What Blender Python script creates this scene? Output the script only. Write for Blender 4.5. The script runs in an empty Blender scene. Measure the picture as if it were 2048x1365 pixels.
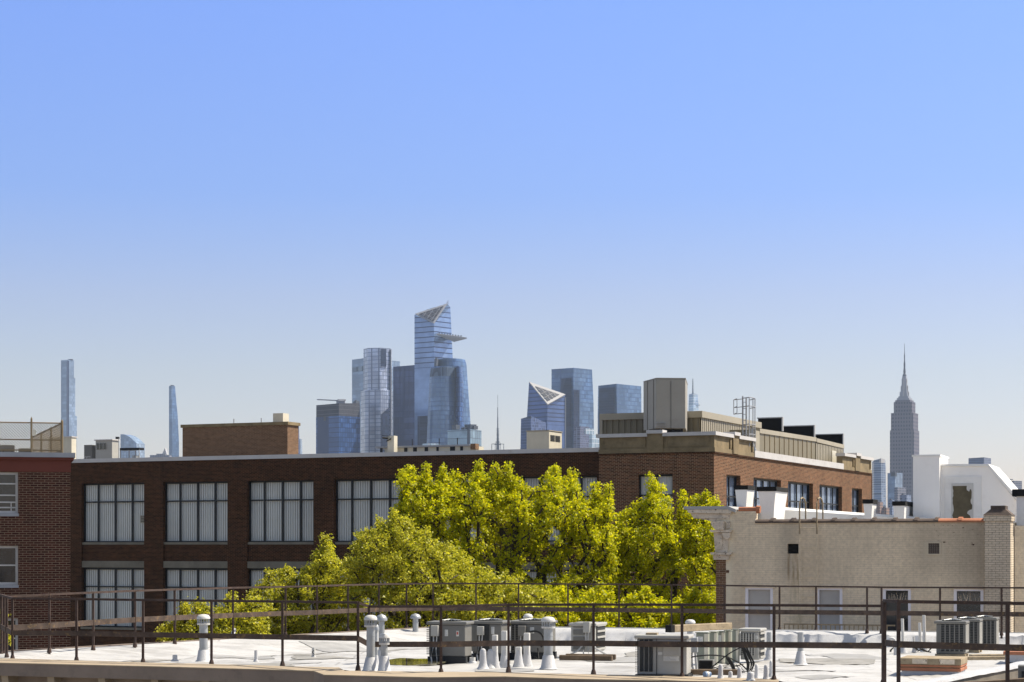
import bpy, math, random
import numpy as np
from mathutils import Vector, Matrix
R = math.radians
random.seed(7)
rng = np.random.default_rng(7)
scene = bpy.context.scene
COL = scene.collection

# ------------------------------------------------------------------ camera, sky, sun
F = 70 / 36 * 2048          # focal length in photo pixels
HY = 1095.0                 # horizon row
CZ = 15.0                   # eye height
cam_d = bpy.data.cameras.new("camera")
cam = bpy.data.objects.new("camera", cam_d)
COL.objects.link(cam)
cam.location = (0, 0, CZ)
cam.rotation_euler = (R(90), 0, 0)
cam_d.lens = 70
cam_d.sensor_width = 36
cam_d.shift_y = (HY - 682.5) / 2048
cam_d.clip_start = 0.5
cam_d.clip_end = 20000
scene.camera = cam

SUN_EL, SUN_AZ = R(53), R(14.5)      # azimuth from +X towards +Y
sdir = Vector((math.cos(SUN_AZ) * math.cos(SUN_EL), math.sin(SUN_AZ) * math.cos(SUN_EL), math.sin(SUN_EL)))
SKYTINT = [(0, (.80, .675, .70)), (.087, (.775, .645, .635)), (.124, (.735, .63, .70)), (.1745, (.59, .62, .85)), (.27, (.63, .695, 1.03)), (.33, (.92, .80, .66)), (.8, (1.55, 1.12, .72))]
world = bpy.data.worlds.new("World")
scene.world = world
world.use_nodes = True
wn, wl = world.node_tree.nodes, world.node_tree.links
wn.clear()
sky = wn.new("ShaderNodeTexSky")
sky.sky_type = 'NISHITA'
sky.sun_disc = False
sky.sun_elevation = SUN_EL
sky.sun_rotation = math.pi / 2 - SUN_AZ
sky.altitude = 0
sky.air_density = 1.0
sky.dust_density = 0.6
sky.ozone_density = 3.0
bg = wn.new("ShaderNodeBackground")
bg.inputs[1].default_value = 0.13
wo = wn.new("ShaderNodeOutputWorld")
tcw = wn.new("ShaderNodeTexCoord"); sxw = wn.new("ShaderNodeSeparateXYZ"); wl.new(tcw.outputs['Generated'], sxw.inputs[0])
air = wn.new("ShaderNodeValToRGB")            # greyer air low, deeper blue above; unseen overhead sky warmed and brightened as fill
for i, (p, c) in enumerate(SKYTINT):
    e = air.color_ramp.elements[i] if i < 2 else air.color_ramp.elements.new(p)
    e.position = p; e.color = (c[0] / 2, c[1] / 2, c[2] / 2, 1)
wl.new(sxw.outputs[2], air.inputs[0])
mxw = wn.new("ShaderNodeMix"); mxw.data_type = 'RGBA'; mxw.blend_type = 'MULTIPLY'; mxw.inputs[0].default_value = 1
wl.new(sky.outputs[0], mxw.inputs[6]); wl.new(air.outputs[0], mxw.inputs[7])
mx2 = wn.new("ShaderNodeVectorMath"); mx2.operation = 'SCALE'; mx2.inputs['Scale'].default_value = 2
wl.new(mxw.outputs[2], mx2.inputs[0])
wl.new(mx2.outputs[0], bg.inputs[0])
wl.new(bg.outputs[0], wo.inputs[0])
sun_d = bpy.data.lights.new("sun", 'SUN')
sun_d.energy = 5.0
sun_d.angle = R(0.5)
sun_d.color = (1.0, 0.92, 0.79)
sun = bpy.data.objects.new("sun", sun_d)
COL.objects.link(sun)
sun.rotation_euler = sdir.to_track_quat('Z', 'Y').to_euler()
vs = scene.view_settings
vs.view_transform = 'Standard'
vs.look = 'None'
vs.gamma = 1
vs.exposure = 0.6
scene.cycles.max_bounces = 6
scene.cycles.transparent_max_bounces = 8
scene.cycles.volume_bounces = 0

# ------------------------------------------------------------------ pixel to place
def PX(x, D): return (x - 1024) / F * D
def PZ(y, D): return CZ + (HY - y) / F * D
def PT(x, y, D): return Vector((PX(x, D), D, PZ(y, D)))

class Frame:
    """a building's own axes: x along its front (to the right), y to the back"""
    def __init__(s, px, D, deg):
        s.th = R(deg); s.c, s.s = math.cos(s.th), math.sin(s.th)
        s.X, s.Y = PX(px, D), D
    def lx(s, px, ly=0):
        r = (px - 1024) / F
        return (r * (s.Y + ly * s.c) - (s.X + ly * s.s)) / (s.c + r * s.s)
    def ly(s, px, lx=0):
        r = (px - 1024) / F
        return (r * (s.Y - lx * s.s) - (s.X + lx * s.c)) / (s.s - r * s.c)
    def D(s, lx, ly=0): return s.Y - lx * s.s + ly * s.c
    def z(s, y, lx, ly=0): return CZ + (HY - y) / F * s.D(lx, ly)
    def w(s, lx, ly=0): return (s.X + lx * s.c + ly * s.s, s.D(lx, ly))
    def place(s, o, lx=0, ly=0, z=0):
        x, y = s.w(lx, ly); o.location = (x, y, z); o.rotation_euler = (0, 0, -s.th)

# ------------------------------------------------------------------ materials
def base_mat(name):
    m = bpy.data.materials.new(name); m.use_nodes = True
    nt = m.node_tree; b = nt.nodes["Principled BSDF"]
    return m, nt.nodes, nt.links, b
def rgba(c): return (c[0], c[1], c[2], 1)
def noise(n, l, scale, detail=4, rough=.6, vec=None):
    t = n.new("ShaderNodeTexNoise"); t.inputs['Scale'].default_value = scale
    t.inputs['Detail'].default_value = detail; t.inputs['Roughness'].default_value = rough
    if vec is not None: l.new(vec, t.inputs['Vector'])
    return t
def ramp(n, l, fac, p0, p1, c0=(0, 0, 0), c1=(1, 1, 1)):
    r = n.new("ShaderNodeValToRGB"); e = r.color_ramp.elements
    e[0].position, e[1].position = p0, p1; e[0].color, e[1].color = rgba(c0), rgba(c1)
    l.new(fac, r.inputs[0]); return r.outputs[0]
def mix(n, l, fac, a, b, mode='MIX'):
    m = n.new("ShaderNodeMix"); m.data_type = 'RGBA'; m.blend_type = mode
    for i, v in ((0, fac), (6, a), (7, b)):
        if hasattr(v, 'node'): l.new(v, m.inputs[i])
        elif isinstance(v, (int, float)): m.inputs[i].default_value = v
        else: m.inputs[i].default_value = rgba(v)
    return m.outputs[2]
def math_(n, l, op, a, b=None, c=None):
    m = n.new("ShaderNodeMath"); m.operation = op
    for i, v in enumerate((a, b, c)):
        if v is None: continue
        if hasattr(v, 'node'): l.new(v, m.inputs[i])
        else: m.inputs[i].default_value = v
    return m.outputs[0]
def coords(n, l):
    t = n.new("ShaderNodeTexCoord"); s = n.new("ShaderNodeSeparateXYZ")
    l.new(t.outputs['Object'], s.inputs[0])
    return t.outputs['Object'], s.outputs[0], s.outputs[1], s.outputs[2]
def bump(n, l, b, h, strength=.3, dist=.02):
    bp = n.new("ShaderNodeBump"); bp.inputs['Strength'].default_value = strength
    bp.inputs['Distance'].default_value = dist
    l.new(h, bp.inputs['Height']); l.new(bp.outputs[0], b.inputs['Normal'])

def m_plain(name, col, rough=.6, metal=0, var=.25, scale=2.0, stain=None, stain_amt=.35, bmp=.15, spec=None, st=(.55, .72)):
    m, n, l, b = base_mat(name)
    ob, x, y, z = coords(n, l)
    a = noise(n, l, scale, 6, .65, ob)
    f = ramp(n, l, a.outputs[0], .3, .7)
    c = mix(n, l, f, tuple(v * (1 - var) for v in col), tuple(min(1, v * (1 + var * .6)) for v in col))
    if stain:
        s = noise(n, l, scale * 2.7, 8, .7, ob)
        sf = ramp(n, l, s.outputs[0], *st)
        c = mix(n, l, math_(n, l, 'MULTIPLY', sf, stain_amt), c, stain)
    l.new(c, b.inputs['Base Color'])
    b.inputs['Roughness'].default_value = rough; b.inputs['Metallic'].default_value = metal
    b.inputs['Specular IOR Level'].default_value = spec if spec is not None else .3
    if bmp: 
        h = noise(n, l, scale * 12, 4, .6, ob); bump(n, l, b, h.outputs[0], bmp, .01)
    return m

def m_brick(name, c1, c2, mortar, bw=.21, bh=.0677, ms=.0075, stain=(.02, .015, .012), stain_amt=.35, paint=None, chips=.0, rough=.85, mort=.8, pscale=6, extra=None):
    m, n, l, b = base_mat(name)
    ob, x, y, z = coords(n, l)
    cv = n.new("ShaderNodeCombineXYZ")
    l.new(math_(n, l, 'ADD', x, y), cv.inputs[0]); l.new(z, cv.inputs[1])
    br = n.new("ShaderNodeTexBrick"); l.new(cv.outputs[0], br.inputs['Vector'])
    br.inputs['Scale'].default_value = 1; br.inputs['Brick Width'].default_value = bw
    br.inputs['Row Height'].default_value = bh; br.inputs['Mortar Size'].default_value = ms
    br.inputs['Mortar Smooth'].default_value = .3; br.inputs['Bias'].default_value = 0
    br.inputs['Color1'].default_value = rgba(c1); br.inputs['Color2'].default_value = rgba(c2)
    br.inputs['Mortar'].default_value = rgba(mortar)
    c = br.outputs['Color']
    if paint:
        p = noise(n, l, pscale, 9, .75, ob); pf = ramp(n, l, p.outputs[0], .5 + .2 * (1 - chips), .53 + .2 * (1 - chips))
        pn = noise(n, l, .5, 5, .6, ob)
        pc = mix(n, l, ramp(n, l, pn.outputs[0], .35, .7), tuple(v * .82 for v in paint), paint)
        pc = mix(n, l, br.outputs['Fac'], pc, tuple(v * mort for v in paint))
        c = mix(n, l, pf, pc, c)
    big = noise(n, l, .35, 6, .65, ob)
    c = mix(n, l, math_(n, l, 'MULTIPLY', ramp(n, l, big.outputs[0], .4, .75), stain_amt), c, stain)
    fine = noise(n, l, 9, 3, .5, ob)
    c = mix(n, l, .5, c, mix(n, l, ramp(n, l, fine.outputs[0], .3, .7), (.75, .75, .75), (1.2, 1.2, 1.2)), 'MULTIPLY')
    # long vertical streaks of dirt
    sc = n.new("ShaderNodeCombineXYZ"); l.new(math_(n, l, 'MULTIPLY', math_(n, l, 'ADD', x, y), 2.2), sc.inputs[0])
    l.new(math_(n, l, 'MULTIPLY', z, .12), sc.inputs[1])
    st = noise(n, l, 1, 5, .6, sc.outputs[0])
    c = mix(n, l, math_(n, l, 'MULTIPLY', ramp(n, l, st.outputs[0], .52, .75), stain_amt * .8), c, stain)
    if extra: c = extra(n, l, c, ob, x, y, z)
    l.new(c, b.inputs['Base Color']); b.inputs['Roughness'].default_value = rough; b.inputs['Specular IOR Level'].default_value = .12
    bump(n, l, b, math_(n, l, 'SUBTRACT', 1, br.outputs['Fac']), .5, .012)
    return m

def m_tower(name, glass, line, fh=4.2, bw=3.0, lt=.22, vt=.12, metal=.4, rough=.22, vary=.35, vline=None, zmin=None):
    """curtain wall: floor bands, mullions, panes that differ a little"""
    m, n, l, b = base_mat(name)
    ob, x, y, z = coords(n, l)
    h = math_(n, l, 'ADD', x, math_(n, l, 'MULTIPLY', y, 1.0))
    zf = math_(n, l, 'DIVIDE', z, fh); hf = math_(n, l, 'DIVIDE', h, bw)
    zl = math_(n, l, 'LESS_THAN', math_(n, l, 'FRACT', zf), lt)
    if zmin: zl = math_(n, l, 'MULTIPLY', zl, math_(n, l, 'GREATER_THAN', z, zmin))
    hl = math_(n, l, 'LESS_THAN', math_(n, l, 'FRACT', hf), vt)
    cell = n.new("ShaderNodeCombineXYZ")
    l.new(math_(n, l, 'FLOOR', zf), cell.inputs[1]); l.new(math_(n, l, 'FLOOR', hf), cell.inputs[0])
    w = n.new("ShaderNodeTexWhiteNoise"); w.noise_dimensions = '2D'; l.new(cell.outputs[0], w.inputs['Vector'])
    blot = noise(n, l, .02, 5, .65, ob)
    g = mix(n, l, w.outputs['Value'], tuple(v * (1 - vary) for v in glass), tuple(min(1, v * (1 + vary)) for v in glass))
    g = mix(n, l, ramp(n, l, blot.outputs[0], .4, .65), g, tuple(v * .62 for v in glass))
    c = mix(n, l, zl, g, line); c = mix(n, l, hl, c, vline or line)
    l.new(c, b.inputs['Base Color'])
    b.inputs['Roughness'].default_value = rough
    if metal < .2: b.inputs['Specular IOR Level'].default_value = .2
    mm = math_(n, l, 'MULTIPLY', math_(n, l, 'SUBTRACT', 1, math_(n, l, 'MAXIMUM', zl, hl)), metal)
    l.new(mm, b.inputs['Metallic'])
    return m

def m_roof():
    m, n, l, b = base_mat("white_roof_coating")
    ob, x, y, z = coords(n, l)
    a = noise(n, l, .8, 7, .65, ob); f = noise(n, l, 7, 6, .7, ob)
    c = mix(n, l, ramp(n, l, a.outputs[0], .48, .7), (.475, .468, .455), (.30, .29, .275))
    sv = n.new("ShaderNodeMapping"); sv.inputs['Scale'].default_value = (.5, 2.6, 1); l.new(ob, sv.inputs[0])
    s = noise(n, l, 1.3, 8, .72, sv.outputs[0])
    c = mix(n, l, math_(n, l, 'MULTIPLY', ramp(n, l, s.outputs[0], .52, .66), .6), c, (.25, .23, .20))
    c = mix(n, l, math_(n, l, 'MULTIPLY', ramp(n, l, f.outputs[0], .58, .72), .4), c, (.27, .255, .24))
    sm_ = n.new("ShaderNodeTexBrick"); wv = mix(n, l, .06, ob, noise(n, l, 1.5, 3, .5, ob).outputs['Color'])
    l.new(wv, sm_.inputs['Vector']); sm_.inputs['Scale'].default_value = 1; sm_.inputs['Brick Width'].default_value = 6
    sm_.inputs['Row Height'].default_value = .95; sm_.inputs['Mortar Size'].default_value = .03; sm_.inputs['Mortar Smooth'].default_value = .6
    c = mix(n, l, math_(n, l, 'MULTIPLY', sm_.outputs['Fac'], .6), c, (.22, .21, .195))
    l.new(c, b.inputs['Base Color']); b.inputs['Roughness'].default_value = .55
    h = math_(n, l, 'ADD', a.outputs[0], math_(n, l, 'MULTIPLY', f.outputs[0], .3))
    bump(n, l, b, h, .5, .05)
    return m

def m_leaf(name, c_a, c_b, trans=.45, rough=.45):
    m, n, l, b = base_mat(name)
    g = n.new("ShaderNodeNewGeometry")
    c = mix(n, l, g.outputs['Random Per Island'], c_a, c_b)
    l.new(c, b.inputs['Base Color']); b.inputs['Roughness'].default_value = rough
    b.inputs['Specular IOR Level'].default_value = .28
    t = n.new("ShaderNodeBsdfTranslucent"); l.new(mix(n, l, 1.0, c, (1.15, 1.1, .5), 'MULTIPLY'), t.inputs[0])
    ms = n.new("ShaderNodeMixShader"); ms.inputs[0].default_value = trans
    l.new(b.outputs[0], ms.inputs[1]); l.new(t.outputs[0], ms.inputs[2])
    l.new(ms.outputs[0], n["Material Output"].inputs['Surface'])
    return m

def m_glass(name, col=(.03, .035, .04), rough=.06):
    m, n, l, b = base_mat(name)
    ob, x, y, z = coords(n, l)
    a = noise(n, l, 2.5, 4, .6, ob)
    l.new(mix(n, l, ramp(n, l, a.outputs[0], .4, .65), tuple(v * .5 for v in col), col), b.inputs['Base Color'])
    b.inputs['Roughness'].default_value = rough; b.inputs['Specular IOR Level'].default_value = .8
    return m

M = dict(
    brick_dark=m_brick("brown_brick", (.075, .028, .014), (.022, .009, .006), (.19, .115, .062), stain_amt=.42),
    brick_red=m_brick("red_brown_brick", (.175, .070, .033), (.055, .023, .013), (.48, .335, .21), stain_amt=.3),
    brick_left=m_brick("apartment_brick", (.095, .033, .021), (.05, .019, .013), (.27, .19, .13), ms=.009, stain_amt=.18),
    brick_tan=m_brick("bulkhead_brick", (.21, .115, .066), (.125, .068, .04), (.38, .29, .20), stain_amt=.15),
    beige=m_brick("beige_painted_brick", (.16, .07, .045), (.12, .05, .035), (.2, .15, .12), paint=(.87, .71, .50), chips=.03, stain=(.22, .185, .14), stain_amt=.34),
    chimney=m_brick("peeling_painted_brick", (.12, .05, .035), (.08, .035, .028), (.08, .06, .05), ms=.006, mort=.3, pscale=15, paint=(.80, .68, .52), chips=.5, stain=(.12, .10, .085), stain_amt=.45),
    stone=m_plain("brown_stone", (.24, .185, .105), .85, var=.35, scale=1.2, stain=(.09, .07, .045), stain_amt=.6),
    coping=m_plain("pale_metal_coping", (.55, .53, .51), .45, var=.12, scale=.8, stain=(.35, .28, .22), stain_amt=.4),
    coping_grey=m_plain("grey_coping", (.40, .40, .39), .5, var=.15, scale=.8, stain=(.25, .22, .18)),
    concrete=m_plain("concrete", (.20, .175, .14), .85, var=.25, scale=2.0, stain=(.09, .075, .06)),
    lintel=m_plain("concrete_lintel", (.19, .17, .13), .85, var=.25, scale=1.5, stain=(.12, .10, .08)),
    blind=m_plain("ribbed_blind", (.61, .61, .565), .55, var=.12, scale=.5, bmp=0),
    black=m_plain("black_frame", (.018, .02, .022), .5, var=.2),
    soot=m_plain("sooty_black", (.012, .012, .012), .9, var=.4, scale=6),
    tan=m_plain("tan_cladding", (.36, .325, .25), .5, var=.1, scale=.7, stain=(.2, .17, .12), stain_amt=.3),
    tan_shaded=m_plain("olive_shaded_cladding", (.20, .175, .12), .5, var=.1, scale=.7),  # darker copy of tan, with shade put into the colour
    cooling=m_plain("grey_tan_metal", (.33, .31, .265), .5, var=.1, scale=.5, stain=(.2, .17, .14), stain_amt=.3),
    white=m_plain("white_paint", (.80, .79, .76), .55, var=.08, scale=1.5, stain=(.5, .47, .42), stain_amt=.3),
    whitebrick=m_plain("white_painted_siding", (.90, .88, .84), .6, var=.05, scale=.8, stain=(.68, .64, .57), stain_amt=.3, bmp=.05),
    roof=m_roof(),
    membrane=m_plain("white_membrane", (.50, .50, .505), .5, var=.1, scale=3, stain=(.25, .235, .22), stain_amt=.6, bmp=.6),
    rust=m_plain("rusty_iron", (.065, .042, .034), .75, var=.45, scale=7, stain=(.22, .12, .05), stain_amt=.4, bmp=.4),
    rustbar=m_plain("rusty_flat_bar", (.085, .06, .047), .8, var=.5, scale=4, stain=(.34, .21, .07), stain_amt=.6, bmp=.4),
    cornice=m_plain("cornice_brown", (.25, .195, .155), .8, var=.2, scale=1.5, stain=(.13, .10, .085), stain_amt=.5),
    corbel=m_plain("cornice_tan_paint", (.36, .29, .205), .8, var=.15, scale=1.5, stain=(.2, .15, .11)),
    galv=m_plain("galvanised_steel", (.37, .385, .39), .42, metal=.35, var=.15, scale=5, stain=(.3, .29, .27)),
    acgrey=m_plain("condenser_grey", (.17, .165, .15), .45, var=.1, scale=2, stain=(.14, .13, .11)),
    aclight=m_plain("condenser_light_grey", (.40, .39, .355), .45, var=.1, scale=2, stain=(.3, .26, .2)),
    acgreen=m_plain("cabinet_green_grey", (.24, .255, .205), .5, var=.12, scale=2, stain=(.2, .17, .12)),
    acdark=m_plain("coil_dark", (.035, .037, .037), .7, var=.4, scale=20),
    cream=m_plain("cream_metal", (.60, .56, .45), .5, var=.1, scale=2),
    plastic=m_plain("white_pvc", (.56, .55, .52), .4, var=.08, scale=4, stain=(.45, .4, .33)),
    sticker=m_plain("paper_label", (.66, .65, .60), .6, var=.15, scale=30, bmp=0),
    red=m_plain("red_sticker", (.5, .10, .07), .6, bmp=0),
    wood=m_plain("weathered_wood", (.34, .27, .175), .8, var=.35, scale=6, stain=(.12, .09, .06), stain_amt=.7),
    wooddark=m_plain("dark_wet_wood", (.14, .10, .065), .8, var=.4, scale=6, stain=(.05, .04, .03)),
    cable=m_plain("black_cable", (.02, .02, .02), .5, var=.3, bmp=0),
    conduit=m_plain("grey_conduit", (.42, .42, .41), .5, var=.1, bmp=0),
    terra=m_plain("terracotta_tile", (.42, .17, .09), .7, var=.25, scale=3, stain=(.15, .08, .05)),
    tiledark=m_plain("sooty_tile", (.10, .075, .06), .7, var=.4, scale=3, stain=(.25, .15, .1)),
    oldpaint=m_plain("flaking_white_paint", (.68, .58, .45), .8, var=.3, scale=5, stain=(.06, .035, .025), stain_amt=1.0, bmp=.4, st=(.585, .63)),
    frame=m_plain("lilac_white_frame", (.86, .83, .85), .5, var=.06),
    framew=m_plain("white_window_frame", (.55, .53, .50), .5, var=.08),
    glass=m_glass("window_glass"), glass_l=m_plain("dusty_window_glass", (.46, .44, .405), .3, var=.12, scale=1.5, bmp=0, spec=.6),
    curtain=m_plain("curtain", (.16, .15, .14), .9, var=.4, scale=4),
    redpaint=m_plain("red_fascia_paint", (.155, .042, .026), .7, var=.15, scale=1, stain=(.10, .03, .02)),
    greymetal=m_plain("grey_metal", (.33, .34, .36), .5, var=.12),
    fence=m_plain("brown_wire", (.20, .15, .085), .6, var=.3, bmp=0),
    peel=m_plain("brown_peeling_door", (.125, .105, .065), .8, var=.3, scale=3),
    bark=m_plain("bark", (.055, .042, .032), .9, var=.4, scale=8, bmp=.6),
    leafA=m_leaf("spring_leaf", (.27, .335, .008), (.76, .71, .018), .56),
    leafC=m_leaf("olive_leaf", (.24, .27, .02), (.68, .645, .085), .50, .42),
    asphalt=m_plain("asphalt", (.05, .05, .05), .9, var=.2, scale=.5),
    pave=m_plain("pavement_concrete", (.28, .27, .25), .9, var=.15, scale=.8),
    cityground=m_plain("city_ground", (.24, .225, .19), .9, var=.4, scale=.02, bmp=0),
    blue=m_plain("blue_plastic", (.16, .24, .38), .5),
)

m, n, l, b_ = base_mat("tinted_window_pane")
tr0 = n.new("ShaderNodeBsdfTransparent"); tr0.inputs[0].default_value = (.86, .91, 1.0, 1)
gl0 = n.new("ShaderNodeBsdfGlossy"); gl0.inputs['Roughness'].default_value = .03; gl0.inputs[0].default_value = (.8, .9, 1, 1)
mx0 = n.new("ShaderNodeMixShader"); mx0.inputs[0].default_value = .16
l.new(tr0.outputs[0], mx0.inputs[1]); l.new(gl0.outputs[0], mx0.inputs[2]); l.new(mx0.outputs[0], n["Material Output"].inputs['Surface'])
M['clear'] = m

# ------------------------------------------------------------------ mesh builder
class MB:
    def __init__(s): s.v = []; s.f = []
    def add(s, vs, fs):
        o = len(s.v); s.v += [tuple(v) for v in vs]; s.f += [tuple(i + o for i in f) for f in fs]; return s
    def box(s, x0, x1, y0, y1, z0, z1):
        return s.add([(x0, y0, z0), (x1, y0, z0), (x1, y1, z0), (x0, y1, z0), (x0, y0, z1), (x1, y0, z1), (x1, y1, z1), (x0, y1, z1)],
              [(0, 3, 2, 1), (4, 5, 6, 7), (0, 1, 5, 4), (1, 2, 6, 5), (2, 3, 7, 6), (3, 0, 4, 7)])
    def loft(s, rings, caps=True):
        n = len(rings[0]); vs = [v for r in rings for v in r]; fs = []
        for k in range(len(rings) - 1):
            for i in range(n):
                j = (i + 1) % n
                fs.append((k * n + i, k * n + j, (k + 1) * n + j, (k + 1) * n + i))
        if caps:
            fs.append(tuple(reversed(range(n)))); fs.append(tuple((len(rings) - 1) * n + i for i in range(n)))
        return s.add(vs, fs)
    def prism(s, poly, z0, z1):
        return s.loft([[(x, y, z0) for x, y in poly], [(x, y, z1) for x, y in poly]])
    def lathe(s, x, y, prof, n=14):
        return s.loft([[(x + r * math.cos(2 * math.pi * i / n), y + r * math.sin(2 * math.pi * i / n), z) for i in range(n)] for r, z in prof])
    def tube(s, pts, r, n=8, r2=None):
        pts = [Vector(p) for p in pts]; rings = []
        for i, p in enumerate(pts):
            d = (pts[min(i + 1, len(pts) - 1)] - pts[max(i - 1, 0)]).normalized()
            up = Vector((0, 0, 1)) if abs(d.z) < .95 else Vector((0, 1, 0))
            a = d.cross(up).normalized(); b = d.cross(a)
            rr = r if r2 is None else r + (r2 - r) * i / (len(pts) - 1)
            rings.append([p + a * (rr * math.cos(2 * math.pi * k / n)) + b * (rr * math.sin(2 * math.pi * k / n)) for k in range(n)])
        return s.loft(rings)
    def bar(s, a, b, w, h):
        """rectangular bar: w sideways, h upright"""
        a, b = Vector(a), Vector(b); d = (b - a).normalized()
        up = Vector((0, 0, 1)) if abs(d.z) < .95 else Vector((0, 1, 0))
        sd = d.cross(up).normalized(); u = sd.cross(d)
        ring = lambda p: [p - sd * w / 2 - u * h / 2, p + sd * w / 2 - u * h / 2, p + sd * w / 2 + u * h / 2, p - sd * w / 2 + u * h / 2]
        return s.loft([ring(a), ring(b)])
    def extr(s, prof, fn0, fn1):
        """profile loop placed at both ends by the two functions"""
        return s.loft([[fn0(p) for p in prof], [fn1(p) for p in prof]])
    def corr(s, x0, x1, z0, z1, y, pitch, dep, side=False):
        """ribbed sheet with trapezoid ribs"""
        n = max(1, round((x1 - x0) / pitch)); p = (x1 - x0) / n; xs = []
        for i in range(n):
            a = x0 + i * p
            xs += [(a, 0), (a + p * .55, 0), (a + p * .65, 1), (a + p * .9, 1)]
        xs.append((x1, 0)); vs = []; fs = []
        for a, k in xs:
            for z in (z0, z1): vs.append((y - dep * k, a, z) if side else (a, y + dep * k, z))
        for i in range(len(xs) - 1): fs.append((2 * i, 2 * i + 2, 2 * i + 3, 2 * i + 1))
        return s.add(vs, fs)
    def wall(s, a0, a1, z0, z1, ops, depth, pos, side=False):
        """wall plane with openings and their reveals; side=True: plane x=pos facing +x"""
        A = sorted(set([a0, a1] + [o[0] for o in ops] + [o[1] for o in ops]))
        Z = sorted(set([z0, z1] + [o[2] for o in ops] + [o[3] for o in ops]))
        pt = (lambda a, z, d: (pos - d, a, z)) if side else (lambda a, z, d: (a, pos + d, z))
        for i in range(len(A) - 1):
            for j in range(len(Z) - 1):
                ca, cz = (A[i] + A[i + 1]) / 2, (Z[j] + Z[j + 1]) / 2
                if any(o[0] < ca < o[1] and o[2] < cz < o[3] for o in ops): continue
                s.add([pt(A[i], Z[j], 0), pt(A[i + 1], Z[j], 0), pt(A[i + 1], Z[j + 1], 0), pt(A[i], Z[j + 1], 0)], [(0, 1, 2, 3)])
        for o in ops:
            q = [pt(o[0], o[2], 0), pt(o[1], o[2], 0), pt(o[1], o[3], 0), pt(o[0], o[3], 0)]
            k = [pt(o[0], o[2], depth), pt(o[1], o[2], depth), pt(o[1], o[3], depth), pt(o[0], o[3], depth)]
            s.add(q + k, [(0, 4, 5, 1), (1, 5, 6, 2), (2, 6, 7, 3), (3, 7, 4, 0), (4, 7, 6, 5)])
        return s
    def build(s, name, mat, parent=None, smooth=False, bevel=0, seg=1):
        me = bpy.data.meshes.new(name); me.from_pydata(s.v, [], s.f); me.update()
        me.materials.append(mat)
        o = bpy.data.objects.new(name, me); COL.objects.link(o)
        if parent: o.parent = parent
        if smooth:
            me.shade_smooth()
            me.set_sharp_from_angle(angle=R(40))
        if bevel:
            b = o.modifiers.new("bevel", 'BEVEL'); b.width = bevel; b.segments = seg; b.limit_method = 'ANGLE'
        return o

def tag(o, label=None, cat=None, group=None, kind=None):
    if label: o['label'] = label
    if cat: o['category'] = cat
    if group: o['group'] = group
    if kind: o['kind'] = kind
    return o
def thing(name, label, cat, loc=(0, 0, 0), rz=0, group=None):
    o = bpy.data.objects.new(name, None); COL.objects.link(o)
    o.empty_display_size = .3
    o.location = loc; o.rotation_euler = (0, 0, rz)
    return tag(o, label, cat, group)
def fthing(fr, name, label, cat, lx=0, ly=0, z=0, group=None):
    o = thing(name, label, cat, group=group); fr.place(o, lx, ly, z); return o

# ------------------------------------------------------------------ ground
g = MB().box(-3900, 3900, -450, 5500, -.9, 0).build('ground', M['cityground']); tag(g, kind='structure')
g = MB().box(-60, 80, 55, 84, .0045, .008).build('road', M['asphalt']); tag(g, kind='structure')
g = MB().box(-60, 80, 84.2, 87.5, .004, .15).build('pavement', M['pave']); tag(g, kind='structure')

# ------------------------------------------------------------------ brick factory building
FA = Frame(1428, 92, 24.16)
fac = fthing(FA, 'factory_building', 'long dark brick factory behind the trees with big black-framed windows and a stone-topped corner', 'building')
Lx = FA.lx
x_end, y_back = Lx(-260), FA.ly(1742)
Z_T, Z_B, STOREY = 18.42, 15.27, 4.52
REC = .15
xp = Lx(1198)                                     # where the corner pavilion starts
bays = [(163, 288), (326, 455), (494, 627), (668, 807), (851, 994), (1042, 1193)]
ops = [(Lx(a, REC), Lx(b, REC), 10.75, Z_T) for a, b in bays]
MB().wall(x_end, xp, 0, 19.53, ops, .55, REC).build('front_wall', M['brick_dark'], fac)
def window(px0, px1, z0, z1, mull, trans, pos, side=False, plain=False, mat='blind'):
    if side: a0, a1 = px0, px1
    fr = MB()
    def bx(mb, a, b, c, d, p0, p1):
        if side: mb.box(pos - p1, pos - p0, a, b, c, d)
        else: mb.box(a, b, pos + p0, pos + p1, c, d)
    t = .085
    bx(fr, px0, px1, z1 - .09, z1, 0, .08); bx(fr, px0, px1, z0, z0 + .06, 0, .08)
    bx(fr, px0, px0 + .07, z0 + .06, z1 - .09, 0, .08); bx(fr, px1 - .07, px1, z0 + .06, z1 - .09, 0, .08)
    for m_ in mull:
        a = px0 + (px1 - px0) * m_; bx(fr, a - t / 2, a + t / 2, z0 + .06, z1 - .09, .004, .07)
    zt = z1 - (z1 - z0) * trans
    bx(fr, px0 + .07, px1 - .07, zt - .035, zt + .035, -.006, .06)
    f = fr.build('window', M['black'], fac)
    b = MB()
    if plain: b.corr(px0 + .03, px1 - .03, z0 + .03, z1 - .03, pos - .12 if side else pos + .12, .28, .02, side)
    else: b.corr(px0 + .03, px1 - .03, z0 + .03, z1 - .03, pos - .12 if side else pos + .12, .135, .055, side)
    b.build('blind', M[mat], f)
    if side:
        g_ = MB().box(pos - .09, pos - .082, px0 + .05, px1 - .05, z0 + .05, z1 - .05)
        g_.build('pane', M['clear'], f)
    return f
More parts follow.
